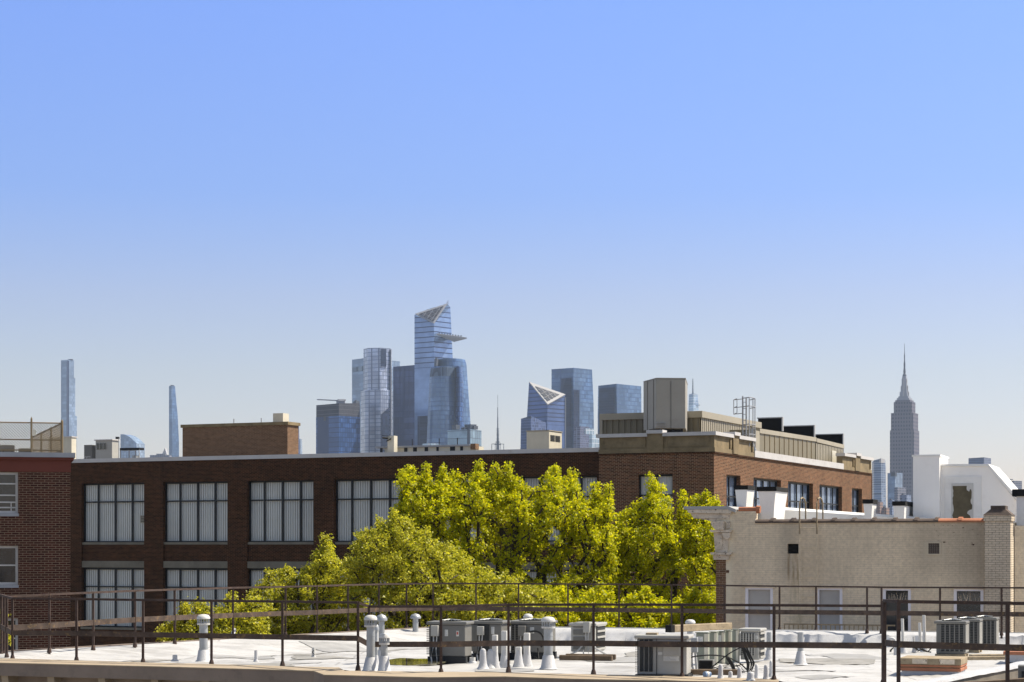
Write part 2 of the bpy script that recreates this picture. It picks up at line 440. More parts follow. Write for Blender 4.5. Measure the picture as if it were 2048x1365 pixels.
for i, (a, b, _, _) in enumerate(ops):
    for k in range(2):
        w = window(a, b, Z_B - k * STOREY, Z_T - k * STOREY, (.229, .503, .775), .318, REC + .22)
        if i == 0 and k == 0:
            lv = MB(); xl = b - .38
            lv.box(xl, b - .08, REC + .2, REC + .3, Z_B + 1.02, Z_B + 1.42)
            lo = lv.build('louvre', M['tan'], w)
            sl = MB()
            for q in range(4): sl.box(xl + .05, b - .1, REC + .19, REC + .2, Z_B + 1.08 + q * .08, Z_B + 1.11 + q * .08)
            sl.build('vent_slots', M['black'], w)
    MB().box(a - .02, b + .02, REC + .12, REC + .5, 14.27, 15.14).build('spandrel', M['brick_dark'], fac)
    MB().box(a - .02, b + .02, REC + .06, REC + .5, 15.14, Z_B).build('sill', M['lintel'], fac)
    MB().box(a - .06, b + .002, REC + .03, REC + .5, 13.92, 14.27).build('lintel', M['lintel'], fac)
    MB().box(a - .05, b + .05, REC - .03, REC + .5, 10.62, 10.75).build('sill', M['lintel'], fac)
MB().box(x_end, xp - .003, REC - .08, REC + .4, 19.53, 19.73).build('coping', M['coping'], fac)
# corner pavilion, front and side walls
pw = (Lx(1275), Lx(1345), Z_B, Z_T)
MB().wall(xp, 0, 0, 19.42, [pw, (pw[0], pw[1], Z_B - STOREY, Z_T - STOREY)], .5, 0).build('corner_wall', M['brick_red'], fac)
window(pw[0], pw[1], Z_B, Z_T, (.5,), .31, .22, plain=True)
MB().add([(xp, 0, 0), (xp, REC, 0), (xp, REC, 19.5), (xp, 0, 19.5)], [(0, 1, 2, 3)]).build('pier_return', M['brick_red'], fac)
sw = [(1453, 1481, (.5,)), (1507, 1562, (.25, .5, .75)), (1576, 1626, (.25, .5, .75)), (1639, 1684, (.25, .5, .75)), (1704, 1724, (.5,))]
sops = [(FA.ly(a), FA.ly(b), Z_B, Z_T) for a, b, _ in sw]
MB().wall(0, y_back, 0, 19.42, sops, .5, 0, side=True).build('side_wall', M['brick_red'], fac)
for (a, b, c, d), (_, _, mu) in zip(sops, sw):
    window(a, b, c, d, mu, .318, -.2, side=True, mat='blind')
    MB().box(-.3, .06, a - .05, b + .05, c - .12, c).build('sill', M['lintel'], fac)
MB().box(x_end, xp, y_back, y_back + .3, 0, 19.5).box(xp, 0, y_back, y_back + .3, 0, 19.4).build('rear_wall', M['brick_dark'], fac)
MB().box(x_end + .3, -.45, REC + .6, y_back - .3, 18.9, 19.1).build('roof', M['concrete'], fac)
# stone parapet of the corner
zs0, zs1 = 19.46, 20.18
st = MB()
st.box(xp, .06, -.06, .35, 19.42, 19.62)
st.box(xp + .02, .02, -.01, .33, 19.62, zs1)
e = Lx(1296), Lx(1327)
st.box(e[0], e[1], -.1, .36, 19.44, zs1 + .13)
for a, b in ((xp + .25, e[0] - .2), (e[1] + .2, -.25)):
    st.box(a, b, -.035, .0, zs1 - .09, zs1 - .02); st.box(a, b, -.035, .0, 19.70, 19.76)
    st.box(a - .07, a, -.035, 0, 19.7, zs1 - .02); st.box(b, b + .07, -.035, 0, 19.7, zs1 - .02)
y1 = FA.ly(1507); y2 = FA.ly(1685)
def side_par(a, b, m1, m2):
    st.box(-.35, .05, a, b, 19.42, 19.62); st.box(-.33, .0, a, b, 19.62, zs1)
    st.box(-.36, .1, m1, m2, 19.44, zs1 + .12)
    for q0, q1 in ((a + .3, m1 - .25), (m2 + .25, b - .25)):
        st.box(0, .035, q0, q1, zs1 - .09, zs1 - .02); st.box(0, .07, q1 - .1, q1 + .06, 19.66, zs1 - .02)
ym = FA.ly(1463), FA.ly(1474); yn = FA.ly(1708), FA.ly(1717)
side_par(.351, y1, *ym); st.build('stone_parapet', M['stone'], fac)
st = MB(); side_par(y2, y_back, *yn); st.build('stone_parapet', M['stone'], fac)
cp = MB()
cp.box(xp - .1, e[0] - .002, -.16, .4, zs1, zs1 + .17).box(e[1] + .002, .14, -.16, .4, zs1, zs1 + .17).box(e[0] - .02, e[1] + .02, -.2, .42, zs1 + .135, zs1 + .3)
for a, b, (m1, m2) in ((.402, y1, ym), (y2, y_back + .1, yn)):
    cp.box(-.4, .14, a, m1 - .002, zs1, zs1 + .17).box(-.4, .14, m2 + .002, b, zs1, zs1 + .17).box(-.42, .18, m1 - .03, m2 + .03, zs1 + .125, zs1 + .29)
    cp.build('corner_coping', M['coping'], fac); cp = MB()
MB().box(-.4, .08, y1 + .002, y2 - .002, 19.42, 19.74).build('side_coping', M['coping'], fac)
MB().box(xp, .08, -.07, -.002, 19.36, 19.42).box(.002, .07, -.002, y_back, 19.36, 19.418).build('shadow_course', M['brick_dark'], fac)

ROOF = 19.1
# brick bulkhead
ly = 6.0
a, b = Lx(365, ly), Lx(575, ly); zt = FA.z(850, b, ly); yb = FA.ly(597, b)
o = fthing(FA, 'brick_bulkhead', 'long brown brick stair bulkhead on the factory roof with a square tan flue', 'bulkhead', a, ly, ROOF)
w_, d_ = b - a, yb - ly
MB().box(0, w_, 0, d_, 0, zt - ROOF).build('wall', M['brick_tan'], o)
MB().box(-.08, w_ + .08, -.08, d_ + .08, zt - ROOF, zt - ROOF + .17).build('coping', M['stone'], o)
f0, f1 = Lx(546, ly + .8) - a, Lx(566, ly + .8) - a
MB().box(f0, f1, .8, .8 + (f1 - f0), zt - ROOF + .17, FA.z(824, b, ly) - ROOF).build('flue', M['cream'], o)
for q in (458, 513): MB().lathe(Lx(q, ly) - a, .5, [(.03, zt - ROOF + .17), (.03, zt - ROOF + .45)], 6).build('pipe', M['greymetal'], o)

# beige air handler
ly = 5.0
a, b = Lx(1053, ly), Lx(1098, ly); yb = FA.ly(1124, b); zt = FA.z(862, b, ly)
o = fthing(FA, 'rooftop_air_handler', 'beige metal air handler with louvres on the factory roof below the white triangle', 'air handler', a, ly, ROOF)
w_, d_, h_ = b - a, yb - ly, zt - ROOF
MB().box(0, w_, 0, d_, .1, h_).build('cabinet', M['cream'], o, bevel=.02)
MB().box(-.03, w_ + .03, -.03, d_ + .03, h_, h_ + .04).build('lid', M['tan'], o)
lv = MB()
for k in range(2):
    for q in range(6): lv.box(w_, w_ + .02, d_ * (.48 if k else .1), d_ * (.85 if k else .44), h_ - .5 + q * .055, h_ - .48 + q * .055)
lv.build('louvre', M['black'], o)
lg = MB()
for q in (.3, .5, .7): lg.box(w_, w_ + .03, d_ * q, d_ * q + .06, .15, .4)
lg.build('hinges', M['black'], o)

# low rooftop curb with pipes
ly = 1.6
a, b = Lx(752, ly), Lx(952, ly); zt = FA.z(889, b, ly)
o = fthing(FA, 'rooftop_skylight_curb', 'low cream rooftop curb with dark brackets in front of the tallest skyline towers', 'roof curb', a, ly, ROOF)
w_, h_ = b - a, zt - ROOF
MB().box(.5, w_, 0, .9, 0, h_ - .09).build('curb', M['cream'], o)
MB().box(0, w_ - .3, -.1, 1, h_ - .088, h_).build('top_flange', M['greymetal'], o)
br = MB()
for k in range(8):
    q = .3 + k * w_ / 8.6 + random.uniform(-.15, .15); br.box(q, q + random.uniform(.1, .3), -.03, -.002, h_ - .3, h_ - .09)
br.build('bracket', M['black'], o)
MB().box(w_ - .25, w_ + .02, -.12, .3, h_ - .25, h_ + .03).build('end_block', M['brick_tan'], o)
rods = MB()
for q in (.62, .8, .35): rods.lathe(w_ * q, .2, [(.025, h_), (.025, h_ + .35)], 6)
rods.build('rod', M['black'], o)
o = fthing(FA, 'camera_post', 'square cream post with security cameras at the left end of the low roof curb', 'camera post', Lx(775, 1.0), 1.0, ROOF)
pw_ = Lx(788, 1) - Lx(775, 1); h_ = FA.z(872, Lx(780, 1), 1) - ROOF
MB().box(0, pw_, 0, pw_, 0, h_).build('post', M['cream'], o)
cm = MB().tube([(.05, -.05, h_ - .12), (-.15, -.25, h_ - .1)], .05, 8).tube([(.2, -.02, h_ - .15), (.05, -.2, h_ - .28)], .035, 8).tube([(.1, 0, h_ - .02), (-.3, 0, h_ + .02)], .015, 6)
cm.build('security_camera', M['black'], o)

# corrugated penthouse, cooling tower, side sheds
ly = 5.5
a, b = Lx(1206, ly), Lx(1401, ly); yb = FA.ly(1519, b); zt = FA.z(822.5, b, ly)
o = fthing(FA, 'corrugated_penthouse', 'tan corrugated metal penthouse behind the tall metal box on the factory roof', 'penthouse', a, ly, ROOF)
w_, d_, h_ = b - a, yb - ly, zt - ROOF
MB().box(.05, w_ - .05, .05, d_, 0, h_ - .05).build('core', M['tan_shaded'], o)
MB().corr(0, w_, 0, h_ - .3, 0, .32, .04).build('front_cladding', M['tan_shaded'], o)  # front in the darker copy, its shade coloured in
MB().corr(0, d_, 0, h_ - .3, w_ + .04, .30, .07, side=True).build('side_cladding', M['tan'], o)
MB().box(-.15, w_ + .12, -.1, .25, h_ - .32, h_).box(w_ - .2, w_ + .121, .25, d_, h_ - .32, h_ - .002).box(-.15, .0, -.08, .2, 0, h_ - .32).build('fascia', M['tan'], o)
MB().box(w_ + .06, w_ + .3, d_ * .33, d_ * .45, .2, 1.3).build('junction_box', M['cream'], o)

zb, zt = PZ(859, 95.5), PZ(760.5, 95.5)
pts = [(PX(1287, 96.8), 96.8), (PX(1312.5, 94.8), 94.8), (PX(1371, 94.95), 94.95), (PX(1375, 98.5), 98.5), (PX(1300, 100), 100)]
cx, cy = pts[1]
o = thing('cooling_tower', 'tall grey tan sheet metal cooling tower box raised above the factory corner parapet', 'cooling tower', (cx, cy, ROOF))
q = [(x - cx, y - cy) for x, y in pts]; h0, h1 = zb - ROOF, zt - ROOF
MB().prism(q, h0, h1).build('casing', M['cooling'], o, bevel=.02)
MB().prism([(x * 1.01, y * 1.01 - .02) for x, y in q], h1 + .002, h1 + .05).build('top_rim', M['cooling'], o)
sm = MB()
def along(p, r, t, off=.015): 
    d = Vector((r[0] - p[0], r[1] - p[1])).normalized(); nrm = Vector((d.y, -d.x))
    return (p[0] + (r[0] - p[0]) * t + nrm.x * off, p[1] + (r[1] - p[1]) * t + nrm.y * off)
for t in (.33, .8):
    x, y = along(q[0], q[1], t); sm.box(x - .01, x + .01, y - .006, y + .02, h0, h1)
for t in (.5,):
    x, y = along(q[1], q[2], t); sm.box(x - .015, x + .015, y - .012, y + .02, h0, h1 - .1)
sm.build('seam', M['acgrey'], o)
sm = MB()
x, y = along(q[1], q[2], .14)
for k in range(3): sm.box(x - .25, x + .25, y - .04, y + .02, h0 + .12 + k * .07, h0 + .14 + k * .07)
sm.build('rib', M['coping_grey'], o)
leg = MB()
for t, p, r in ((.2, 0, 1), (.9, 0, 1), (.35, 1, 2), (.6, 1, 2), (.9, 1, 2)):
    x, y = along(q[p], q[r], t, -.2); leg.box(x - .05, x + .05, y - .05, y + .05, 0, h0)
leg.box(q[1][0] - .3, q[2][0] - .2, .4, .6, h0 - .2, h0 - .02)
leg.build('steel_legs', M['black'], o)

# caged ladder
lx0 = Lx(1478, 4.2)
o = fthing(FA, 'caged_ladder', 'grey steel caged ladder standing above the factory corner parapet', 'ladder', 0, 0, ROOF)
zt_, zm, zb_ = PZ(797, 97.5), PZ(814, 97.5), PZ(827, 97.5)
def lp(px, z, D=97.5):
    v = Vector((PX(px, D) - FA.X, D - FA.Y)); return (v.x * FA.c - v.y * FA.s, v.x * FA.s + v.y * FA.c, z - ROOF)
lad = MB()
for px in (1485.5, 1492.5): lad.tube([lp(px, 19.2), lp(px, zt_ + (.1 if px < 1490 else 0))], .04, 6)
k = 19.4
while k < zt_: lad.tube([lp(1485.5, k), lp(1492.5, k)], .015, 5); k += .3
lad.build('ladder_rails', M['greymetal'], o)
cg = MB()
for px, D in ((1498.5, 96.9), (1506, 97.2), (1510, 97.8)): cg.tube([lp(px, 19.9, D), lp(px, zt_, D)], .025, 5)
for z in (zt_, zm, PZ(850, 97.5), PZ(870, 97.5)):
    cg.tube([lp(1485.5, z), lp(1498.5, z, 96.9), lp(1506, z, 97.2), lp(1510.5, z, 97.8), lp(1500, z, 98.6)], .025, 5)
cg.build('cage', M['greymetal'], o)
gd = MB()
for z in (zt_ - .03, zm, zb_): gd.tube([lp(1467.5, z, 98.2), lp(1485.5, z)], .02, 5); gd.tube([lp(1467.5, z, 98.2), lp(1473, z, 97.4)], .02, 5)
for px, D in ((1467.5, 98.2), (1474, 97.4)): gd.tube([lp(px, zb_, D), lp(px, zt_ - .03, D)], .02, 5)
gd.build('guard_rail', M['greymetal'], o)

ox = -.9
a, b = FA.ly(1519, ox), FA.ly(1631, ox)
o = fthing(FA, 'panelled_roof_shed', 'low olive, shade-coloured roof shed of wide metal panels along the sunny side of the factory', 'shed', ox, a, ROOF)
h_a = FA.z(859, ox, a) - ROOF; h_b = FA.z(876.5, ox, b) - ROOF; d_ = b - a
MB().loft([[(-3, 0, 0), (0, 0, 0), (0, 0, h_a), (-3, 0, h_a)], [(-3, d_, 0), (0, d_, 0), (0, d_, h_b), (-3, d_, h_b)]]).build('panel_wall', M['tan_shaded'], o)  # shade of this panel face is put into its colour
sm = MB()
for k in range(1, 12): 
    yy = d_ * k / 12; sm.box(.0, .03, yy - .02, yy + .02, 0, h_a + (h_b - h_a) * k / 12 - .2)
sm.build('panel_seam', M['stone'], o)
MB().loft([[(-.2, -.1, h_a - .2), (.06, -.1, h_a - .2), (.06, -.1, h_a + .03), (-.2, -.1, h_a + .03)], [(-.2, d_, h_b - .2), (.06, d_, h_b - .2), (.06, d_, h_b + .03), (-.2, d_, h_b + .03)]]).build('fascia', M['tan'], o)
MB().box(-.4, .04, -.75, -.11, 0, h_a - .1).build('end_post', M['tan'], o)
MB().tube([(.1, -1.0, 0), (.1, -1.0, .7), (-.1, -1.0, 1.2), (-.1, -1, 1.9)], .09, 8).build('pipe', M['galv'], o, smooth=True)
a2, b2 = b + .02, FA.ly(1686, ox)
o = fthing(FA, 'ribbed_roof_shed', 'pale ribbed metal roof shed at the far end of the factory side', 'shed', ox, a2, ROOF)
d_ = b2 - a2; h_a = FA.z(877, ox, a2) - ROOF; h_b = FA.z(890, ox, b2) - ROOF
MB().box(-3, -.06, 0, d_, 0, min(h_a, h_b) - .05).build('core', M['tan_shaded'], o)
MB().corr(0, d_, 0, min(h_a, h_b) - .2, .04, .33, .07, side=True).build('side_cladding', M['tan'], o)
MB().loft([[(-.2, 0, h_a - .22), (.08, 0, h_a - .22), (.08, 0, h_a), (-.2, 0, h_a)], [(-.2, d_, h_b - .22), (.08, d_, h_b - .22), (.08, d_, h_b), (-.2, d_, h_b)]]).build('fascia', M['tan'], o)
MB().box(.02, .07, d_ * .55, d_ * .70, 0, h_b - .45).build('door', M['cream'], o)
MB().box(.02, .08, d_ * .78, d_ * .97, 0, h_b - .7).build('opening', M['black'], o)
for i, (p0, p1, y0, lyy) in enumerate(((1516, 1563.5, 835.5, 13), (1545, 1627.5, 851.5, 19), (1610, 1685, 868.5, 25))):
    lyy = FA.ly(p1, -4.1)
    a, b = Lx(p0 - (0 if i == 0 else 45), lyy), Lx(p1, lyy)
    lab = ('nearest and highest black sawtooth screen on the factory penthouse roof', 'middle black sawtooth screen on the factory penthouse roof', 'farthest and lowest black sawtooth screen on the factory roof')[i]
    o = fthing(FA, 'sawtooth_screen', lab, 'roof screen', a, lyy, ROOF, group='black sawtooth roof screens')
    h_ = FA.z(y0, b, lyy) - ROOF; w_ = b - a
    MB().box(0, w_, 0, .12, 0, h_ - .03).build('black_panel', M['soot'], o)
    MB().box(-.05, w_ + .07, -.06, .14, h_ - .029, h_ + .03).box(w_ + .002, w_ + .07, -.06, .13, h_ - .8, h_ - .03).build('edge_trim', M['coping_grey'], o)

# roof items at the far left of the factory
def roof_box(name, label, cat, p0, p1, p2, ytop, lyy, mat, group=None):
    a, b = Lx(p0, lyy), Lx(p1, lyy); yb = FA.ly(p2, b) if p2 else lyy + 1.2
    o = fthing(FA, name, label, cat, a, lyy, ROOF, group=group)
    h_ = FA.z(ytop, b, lyy) - ROOF
    MB().box(0, b - a, 0, yb - lyy, 0, h_).build('body', M[mat], o, bevel=.01)
    return o, b - a, yb - lyy, h_
o, w_, d_, h_ = roof_box('roof_bulkhead', 'cream rendered bulkhead behind the chain link fence below the tallest slim tower', 'bulkhead', 96, 143, 153, 875, 10, 'cream')
MB().box(w_ * .78, w_ * 1.05, -.06, -.01, .1, h_ * .42).build('door', M['greymetal'], o)
MB().box(-.05, w_ + .05, -.05, d_ + .05, h_, h_ + .06).build('coping', M['coping'], o)
o, w_, d_, h_ = roof_box('roof_cabinet', 'narrow grey roof cabinet between the cream bulkhead and the stair hut', 'cabinet', 168, 184, 192, 890, 6, 'acgrey')
MB().box(w_ * .15, w_ * .8, -.03, -.005, .3, .75).build('vent_panel', M['greymetal'], o)
o, w_, d_, h_ = roof_box('stair_hut', 'pale grey stair hut with a small triple window on the factory roof', 'roof hut', 191, 224, 237, 881, 6, 'aclight')
MB().box(-.06, w_ + .06, -.06, d_ + .06, h_, h_ + .06).build('roof', M['coping'], o)
MB().box(.05, w_ * .65, -.02, -.004, .0, .42).build('lower_window', M['glass'], o)
wd = MB().box(.08, w_ * .62, -.02, -.004, h_ - .5, h_ - .16)
f_ = wd.build('window', M['glass'], o)
ms = MB()
for t in (0, .2, .43, .62): ms.box(.07 + w_ * t * .96, .1 + w_ * t * .96, -.04, -.021, h_ - .52, h_ - .14)
ms.build('window_bars', M['aclight'], f_)
o = fthing(FA, 'floodlight_pole', 'thin pole with a small black floodlight beside the stair hut', 'lamp', Lx(237.5, 4), 4, ROOF)
h_ = FA.z(877, Lx(237, 4), 4) - ROOF
MB().lathe(0, 0, [(.02, 0), (.02, h_)], 6).build('pole', M['greymetal'], o)
MB().box(-.16, .0, -.08, .08, h_ - .04, h_ + .08).build('lamp_head', M['black'], o)
o = fthing(FA, 'roof_fan_rack', 'steel rack with a black duct and roof fans under the curved tower', 'roof fan', Lx(239, 4.5), 4.5, ROOF)
s_ = (Lx(280, 4.5) - Lx(239, 4.5)); h_ = FA.z(896, Lx(260, 4.5), 4.5) - ROOF
MB().box(.02, s_ * .95, 0, .5, h_ - .13, h_).build('black_duct', M['black'], o)
rk = MB()
for t in (.02, .45, .75, .93): rk.box(s_ * t, s_ * t + .04, 0, .04, 0, h_ - .13)
rk.box(0, s_, -.02, .0, h_ * .45, h_ * .5)
rk.build('rack', M['greymetal'], o)
MB().lathe(s_ * .36, .3, [(.35, 0), (.35, .1), (.18, .28), (.18, .4), (.3, .42), (.3, .5)], 12).build('fan_hood', M['cream'], o, smooth=True)
MB().box(s_ * .62, s_ * .8, 0, .4, .0, h_ * .7).build('fan_box', M['galv'], o)
MB().lathe(s_ * 1.0, .2, [(.16, 0), (.16, .3), (.1, .32), (.1, .5), (.2, .52), (.2, .62)], 10).build('vent_pipe', M['cream'], o, smooth=True)
o = fthing(FA, 'roof_conduit_frame', 'leaning grey ladder frame beside the narrow roof cabinet', 'ladder', Lx(157, 5), 5, ROOF)
MB().tube([(0, 0, 0), (.42, 0, 1.0)], .02, 5).tube([(-.1, .3, 0), (.36, .3, 1.0)], .02, 5).tube([(.42, 0, 1.0), (.8, 0, 1.0)], .02, 5).build('rail', M['greymetal'], o)

# ------------------------------------------------------------------ left apartment building
FL = Frame(140.5, 59, -14.5)
o = apt = fthing(FL, 'apartment_building', 'red brown brick apartment block at the left edge with a red fascia and white windows', 'building')
xl = -6.5
wz = [(945, 1027), (1092, 1170), (1237, 1318)]
wx0, wx1 = FL.lx(-30), FL.lx(36)
lops = [(wx0, wx1, FL.z(b, wx1), FL.z(a, wx1)) for a, b in wz]
zbr = FL.z(945, 0)
MB().wall(xl, 0, 0, zbr + .001, lops, .3, 0).build('front_wall', M['brick_left'], apt)
MB().wall(0, 12, 0, zbr, [], .3, 0, side=True).box(xl, 0, 12, 12.3, 0, zbr).build('side_wall', M['brick_left'], apt)
z1_, z2_ = FL.z(921, 0), FL.z(916, 0)
MB().box(xl, .02, -.03, 12, zbr + .002, z1_).build('fascia', M['redpaint'], apt)
MB().box(xl, .1, -.12, 12, z1_ + .002, z2_).build('eave', M['redpaint'], apt)
MB().box(xl, .14, -.17, 12, z2_ + .002, FL.z(906.5, 0)).build('coping', M['greymetal'], apt)
for k, (a, b, c, d) in enumerate(lops):
    fr = MB(); t = .07
    fr.box(a, b, .1, .16, d - t, d).box(a, b, .1, .16, c, c + t).box(b - t, b, .1, .16, c + t, d - t).box(a, a + t, .1, .16, c + t, d - t)
    ms_ = [.5] if k else [.18, .3, .62, .80]
    if k == 0: ms_ = [.28, .56, .73, .86]
    for q in ms_:
        zz = d - (d - c) * q; fr.box(a + t, b - t, .11, .15, zz - .02, zz + .02)
    if k == 0: fr.box(b - .21, b - .18, .11, .148, c + t, d - (d - c) * .73 - .02)
    f_ = fr.build('window', M['framew'], apt)
    MB().box(a + .01, b - .01, .155, .17, c + .01, d - .01).build('pane', M['glass'], f_)
    MB().box(a - .02, b + .02, -.05, .1, c - .09, c - .002).build('sill', M['greymetal'], apt)

# chain link fence on its roof
zr = FL.z(906.5, 0)
fz1 = FL.z(847, 0, 1.5)
cxl, cyl = FL.lx(124, 1.5), 1.5
o = fthing(FL, 'chain_link_fence', 'rusty chain link fence around the roof of the apartment block', 'fence', cxl, cyl, zr)
H_ = fz1 - zr; Wf = 5.2
wy = FL.D(cxl, cyl)
# return run heading back and to the left
tD = wy * (247 / 219); tx = PX(64, tD)
vx, vy = tx - FL.w(cxl, cyl)[0], tD - wy
rx, ry = vx * FL.c - vy * FL.s, vx * FL.s + vy * FL.c
Lr = math.hypot(rx, ry)
def mesh_run(P0, d, L, mb, sp=.085, r=.0075):
    n = int(L / sp) + int(H_ / sp) + 1
    for k in range(n):
        for sgn in (1, -1):
            t0 = k * sp - (H_ if sgn > 0 else 0); 
            pts_ = []
            for zz in (0, H_):
                pts_.append((t0 + (zz if sgn > 0 else -zz), zz))
            (ta, za), (tb, zb2) = pts_
            # clip to 0..L
            def cl(ta, za, tb, zb2):
                lo, hi = 0, 1
                for lim, s_ in ((0, 1), (L, -1)):
                    da, db = (ta - lim) * s_, (tb - lim) * s_
                    if da < 0 and db < 0: return None
                    if da < 0: lo = max(lo, da / (da - db))
                    elif db < 0: hi = min(hi, da / (da - db))
                if hi <= lo: return None
                return lo, hi
            c_ = cl(ta, za, tb, zb2)
            if not c_: continue
            A = ta + (tb - ta) * c_[0], za + (zb2 - za) * c_[0]; B = ta + (tb - ta) * c_[1], za + (zb2 - za) * c_[1]
            mb.tube([(P0[0] + d[0] * A[0], P0[1] + d[1] * A[0], A[1]), (P0[0] + d[0] * B[0], P0[1] + d[1] * B[0], B[1])], r, 3)
wm = MB(); mesh_run((0, 0), (-1, 0), Wf, wm); mesh_run((0, 0), (rx / Lr, ry / Lr), Lr, wm, .14, .005)
wm.build('wire_mesh', M['fence'], o)
rl = MB()
for z in (H_, H_ * .47, .14): rl.tube([(0, 0, z), (-Wf, 0, z)], .022, 6)
for z in (H_, .14): rl.tube([(0, 0, z), (rx, ry, z)], .022, 6)
rl.build('rail', M['fence'], o)
def fpost(x, y, h, r=.03): MB().lathe(x, y, [(r, 0), (r, h), (r * .3, h + .05)], 8).build('post', M['fence'], o)
fpost(0, 0, H_ + .06, .04); fpost(FL.lx(63, 1.5) - cxl, 0, H_ + .12)
for t in (.33, .66, 1.0): fpost(rx * t, ry * t, H_)
bx_ = FL.lx(66, 1.5) - cxl
MB().box(bx_ - .03, bx_ + .09, -.1, -.03, H_ * .6, H_ * .78).build('lamp_box', M['cream'], o)
for k, (p0, p1) in enumerate(((-8, 30), (37, 66))):
    a, b = FL.lx(p0, 6), FL.lx(p1, 6)
    q = fthing(FL, 'rooftop_condenser', ('wide', 'narrow')[k] + ' grey rooftop unit seen through the chain link fence', 'air conditioner', a, 6, zr)
    MB().box(0, b - a, 0, .8, .0, (.52, .42)[k]).build('cabinet', M['acgrey'], q, bevel=.02)
    gl = MB()
    for j in range(4): gl.box(.08 + j * (b - a - .1) / 4, .02 + (j + 1) * (b - a - .1) / 4, -.02, -.002, .08, .36)
    gl.build('grille', M['acdark'], q)

# ------------------------------------------------------------------ beige house on the right
FB = Frame(1432, 62, 20)
bh = fthing(FB, 'beige_house', 'beige painted brick row house side wall on the right with an old white street cornice', 'building')
def wall_marks_shade(n, l, c, ob, x, y, z):
    def soft(v, a, b, w):       # 1 inside a..b, fading over w
        up = n.new("ShaderNodeMapRange"); up.inputs['From Min'].default_value = a - w; up.inputs['From Max'].default_value = a + w * .2; l.new(v, up.inputs[0])
        dn = n.new("ShaderNodeMapRange"); dn.inputs['From Min'].default_value = b - w * .2; dn.inputs['From Max'].default_value = b + w; dn.inputs['To Min'].default_value = 1; dn.inputs['To Max'].default_value = 0; l.new(v, dn.inputs[0])
        return math_(n, l, 'MULTIPLY', up.outputs[0], dn.outputs[0])
    def area(x0, x1, z0, z1, wx, wz): return math_(n, l, 'MULTIPLY', soft(x, x0, x1, wx), soft(z, z0, z1, wz))
    v0, v1, vz = FB.lx(1576), FB.lx(1596), FB.z(1108, 3)
    cs = n.new("ShaderNodeCombineXYZ"); l.new(math_(n, l, 'MULTIPLY', x, 14), cs.inputs[0]); l.new(math_(n, l, 'MULTIPLY', z, .8), cs.inputs[1])
    st = noise(n, l, 1, 4, .6, cs.outputs[0])
    run = math_(n, l, 'MULTIPLY', area(v0, v1, vz - .75, vz - .05, .05, .5), ramp(n, l, st.outputs[0], .42, .62))
    c = mix(n, l, math_(n, l, 'MULTIPLY', run, .75), c, (.30, .17, .06))
    c = mix(n, l, math_(n, l, 'MULTIPLY', area(v0 + .1, v1 + .1, vz - 2.3, vz - .4, .12, .6), math_(n, l, 'MULTIPLY', ramp(n, l, st.outputs[0], .45, .7), .5)), c, (.34, .30, .16))
    c = mix(n, l, math_(n, l, 'MULTIPLY', area(v0 - .15, v0 + .1, vz - .6, vz + .8, .3, .4), .35), c, (.20, .18, .15))
    g0, g1, gz = FB.lx(1850), FB.lx(1888), FB.z(1118, 6.5)
    c = mix(n, l, math_(n, l, 'MULTIPLY', area(g0, g1, gz, gz + .45, .1, .08), .6), c, (.80, .70, .52))
    c = mix(n, l, math_(n, l, 'MULTIPLY', area(g0 - .2, FB.lx(1965), gz - .3, zw - .1, .5, .4), .28), c, (.22, .19, .15))
    c = mix(n, l, math_(n, l, 'MULTIPLY', area(FB.lx(1928), FB.lx(1972), 10, zw, .7, .1), .30), c, (.20, .17, .14))  # chimney's shade on the wall beside it, painted as a darker strip
    c = mix(n, l, math_(n, l, 'MULTIPLY', area(FB.lx(1450), FB.lx(1462), zw - 3, zw + .2, .12, .5), .5), c, (.85, .76, .56))
    fl = n.new("ShaderNodeMapping"); fl.inputs['Scale'].default_value = (4.5, 4.5, 11); l.new(ob, fl.inputs[0])
    fn = noise(n, l, 1.6, 3, .5, fl.outputs[0])
    chip = math_(n, l, 'MULTIPLY', math_(n, l, 'GREATER_THAN', fn.outputs[0], .66), area(FB.lx(1872), FB.lx(1962), zw - .65, zw - .08, .15, .1))
    c = mix(n, l, math_(n, l, 'GREATER_THAN', chip, .5), c, (.07, .04, .03))
    return c
zw = FB.z(1047, 0)
M['beige'] = m_brick("beige_house_brick", mort=.77, c1=(.16, .07, .045), c2=(.12, .05, .035), mortar=(.2, .15, .12), paint=(.90, .75, .54), chips=.03, stain=(.28, .23, .17), stain_amt=.24, extra=wall_marks_shade)
xe = FB.lx(2023); zw = FB.z(1047, 0)
zwin = [FB.z(1176, 2), FB.z(1258, 2)]
wins = [(1490, 1546), (1632, 1685), (1765, 1822), (1907, 1967)]
bo = [(FB.lx(a), FB.lx(b), zwin[1] - .25, zwin[0]) for a, b in wins]
xs = FB.lx(1452)
vent = (FB.lx(1575), FB.lx(1597), FB.z(1108, 3), FB.z(1088, 3))
MB().wall(xs, xe, 0, zw, bo + [vent], .16, 0).build('side_wall', M['beige'], bh)
tooth = MB().box(0, xs, 0, .4, 0, zw - .9)
tooth.box(xs, xs + .1, -.004, .1, zw - 1.55, zw - 1.45)
tooth.build('facade_brick_edge', M['brick_tan'], bh)
MB().box(.02, xs, .0, .4, zw - .898, zw + .27).build('wall_end', M['beige'], bh)
MB().box(.3, xe - .02, .3, 12, 14.9, 15.0).build('flat_roof', M['roof'], bh)
MB().wall(0, 12, 0, zw, [], .1, xe, side=True).build('end_wall', M['beige'], bh)
MB().box(0, xe, 12, 12.2, 0, zw).box(-.01, .0, .4, 12, 0, zw - .2).build('rear_wall', M['beige'], bh)
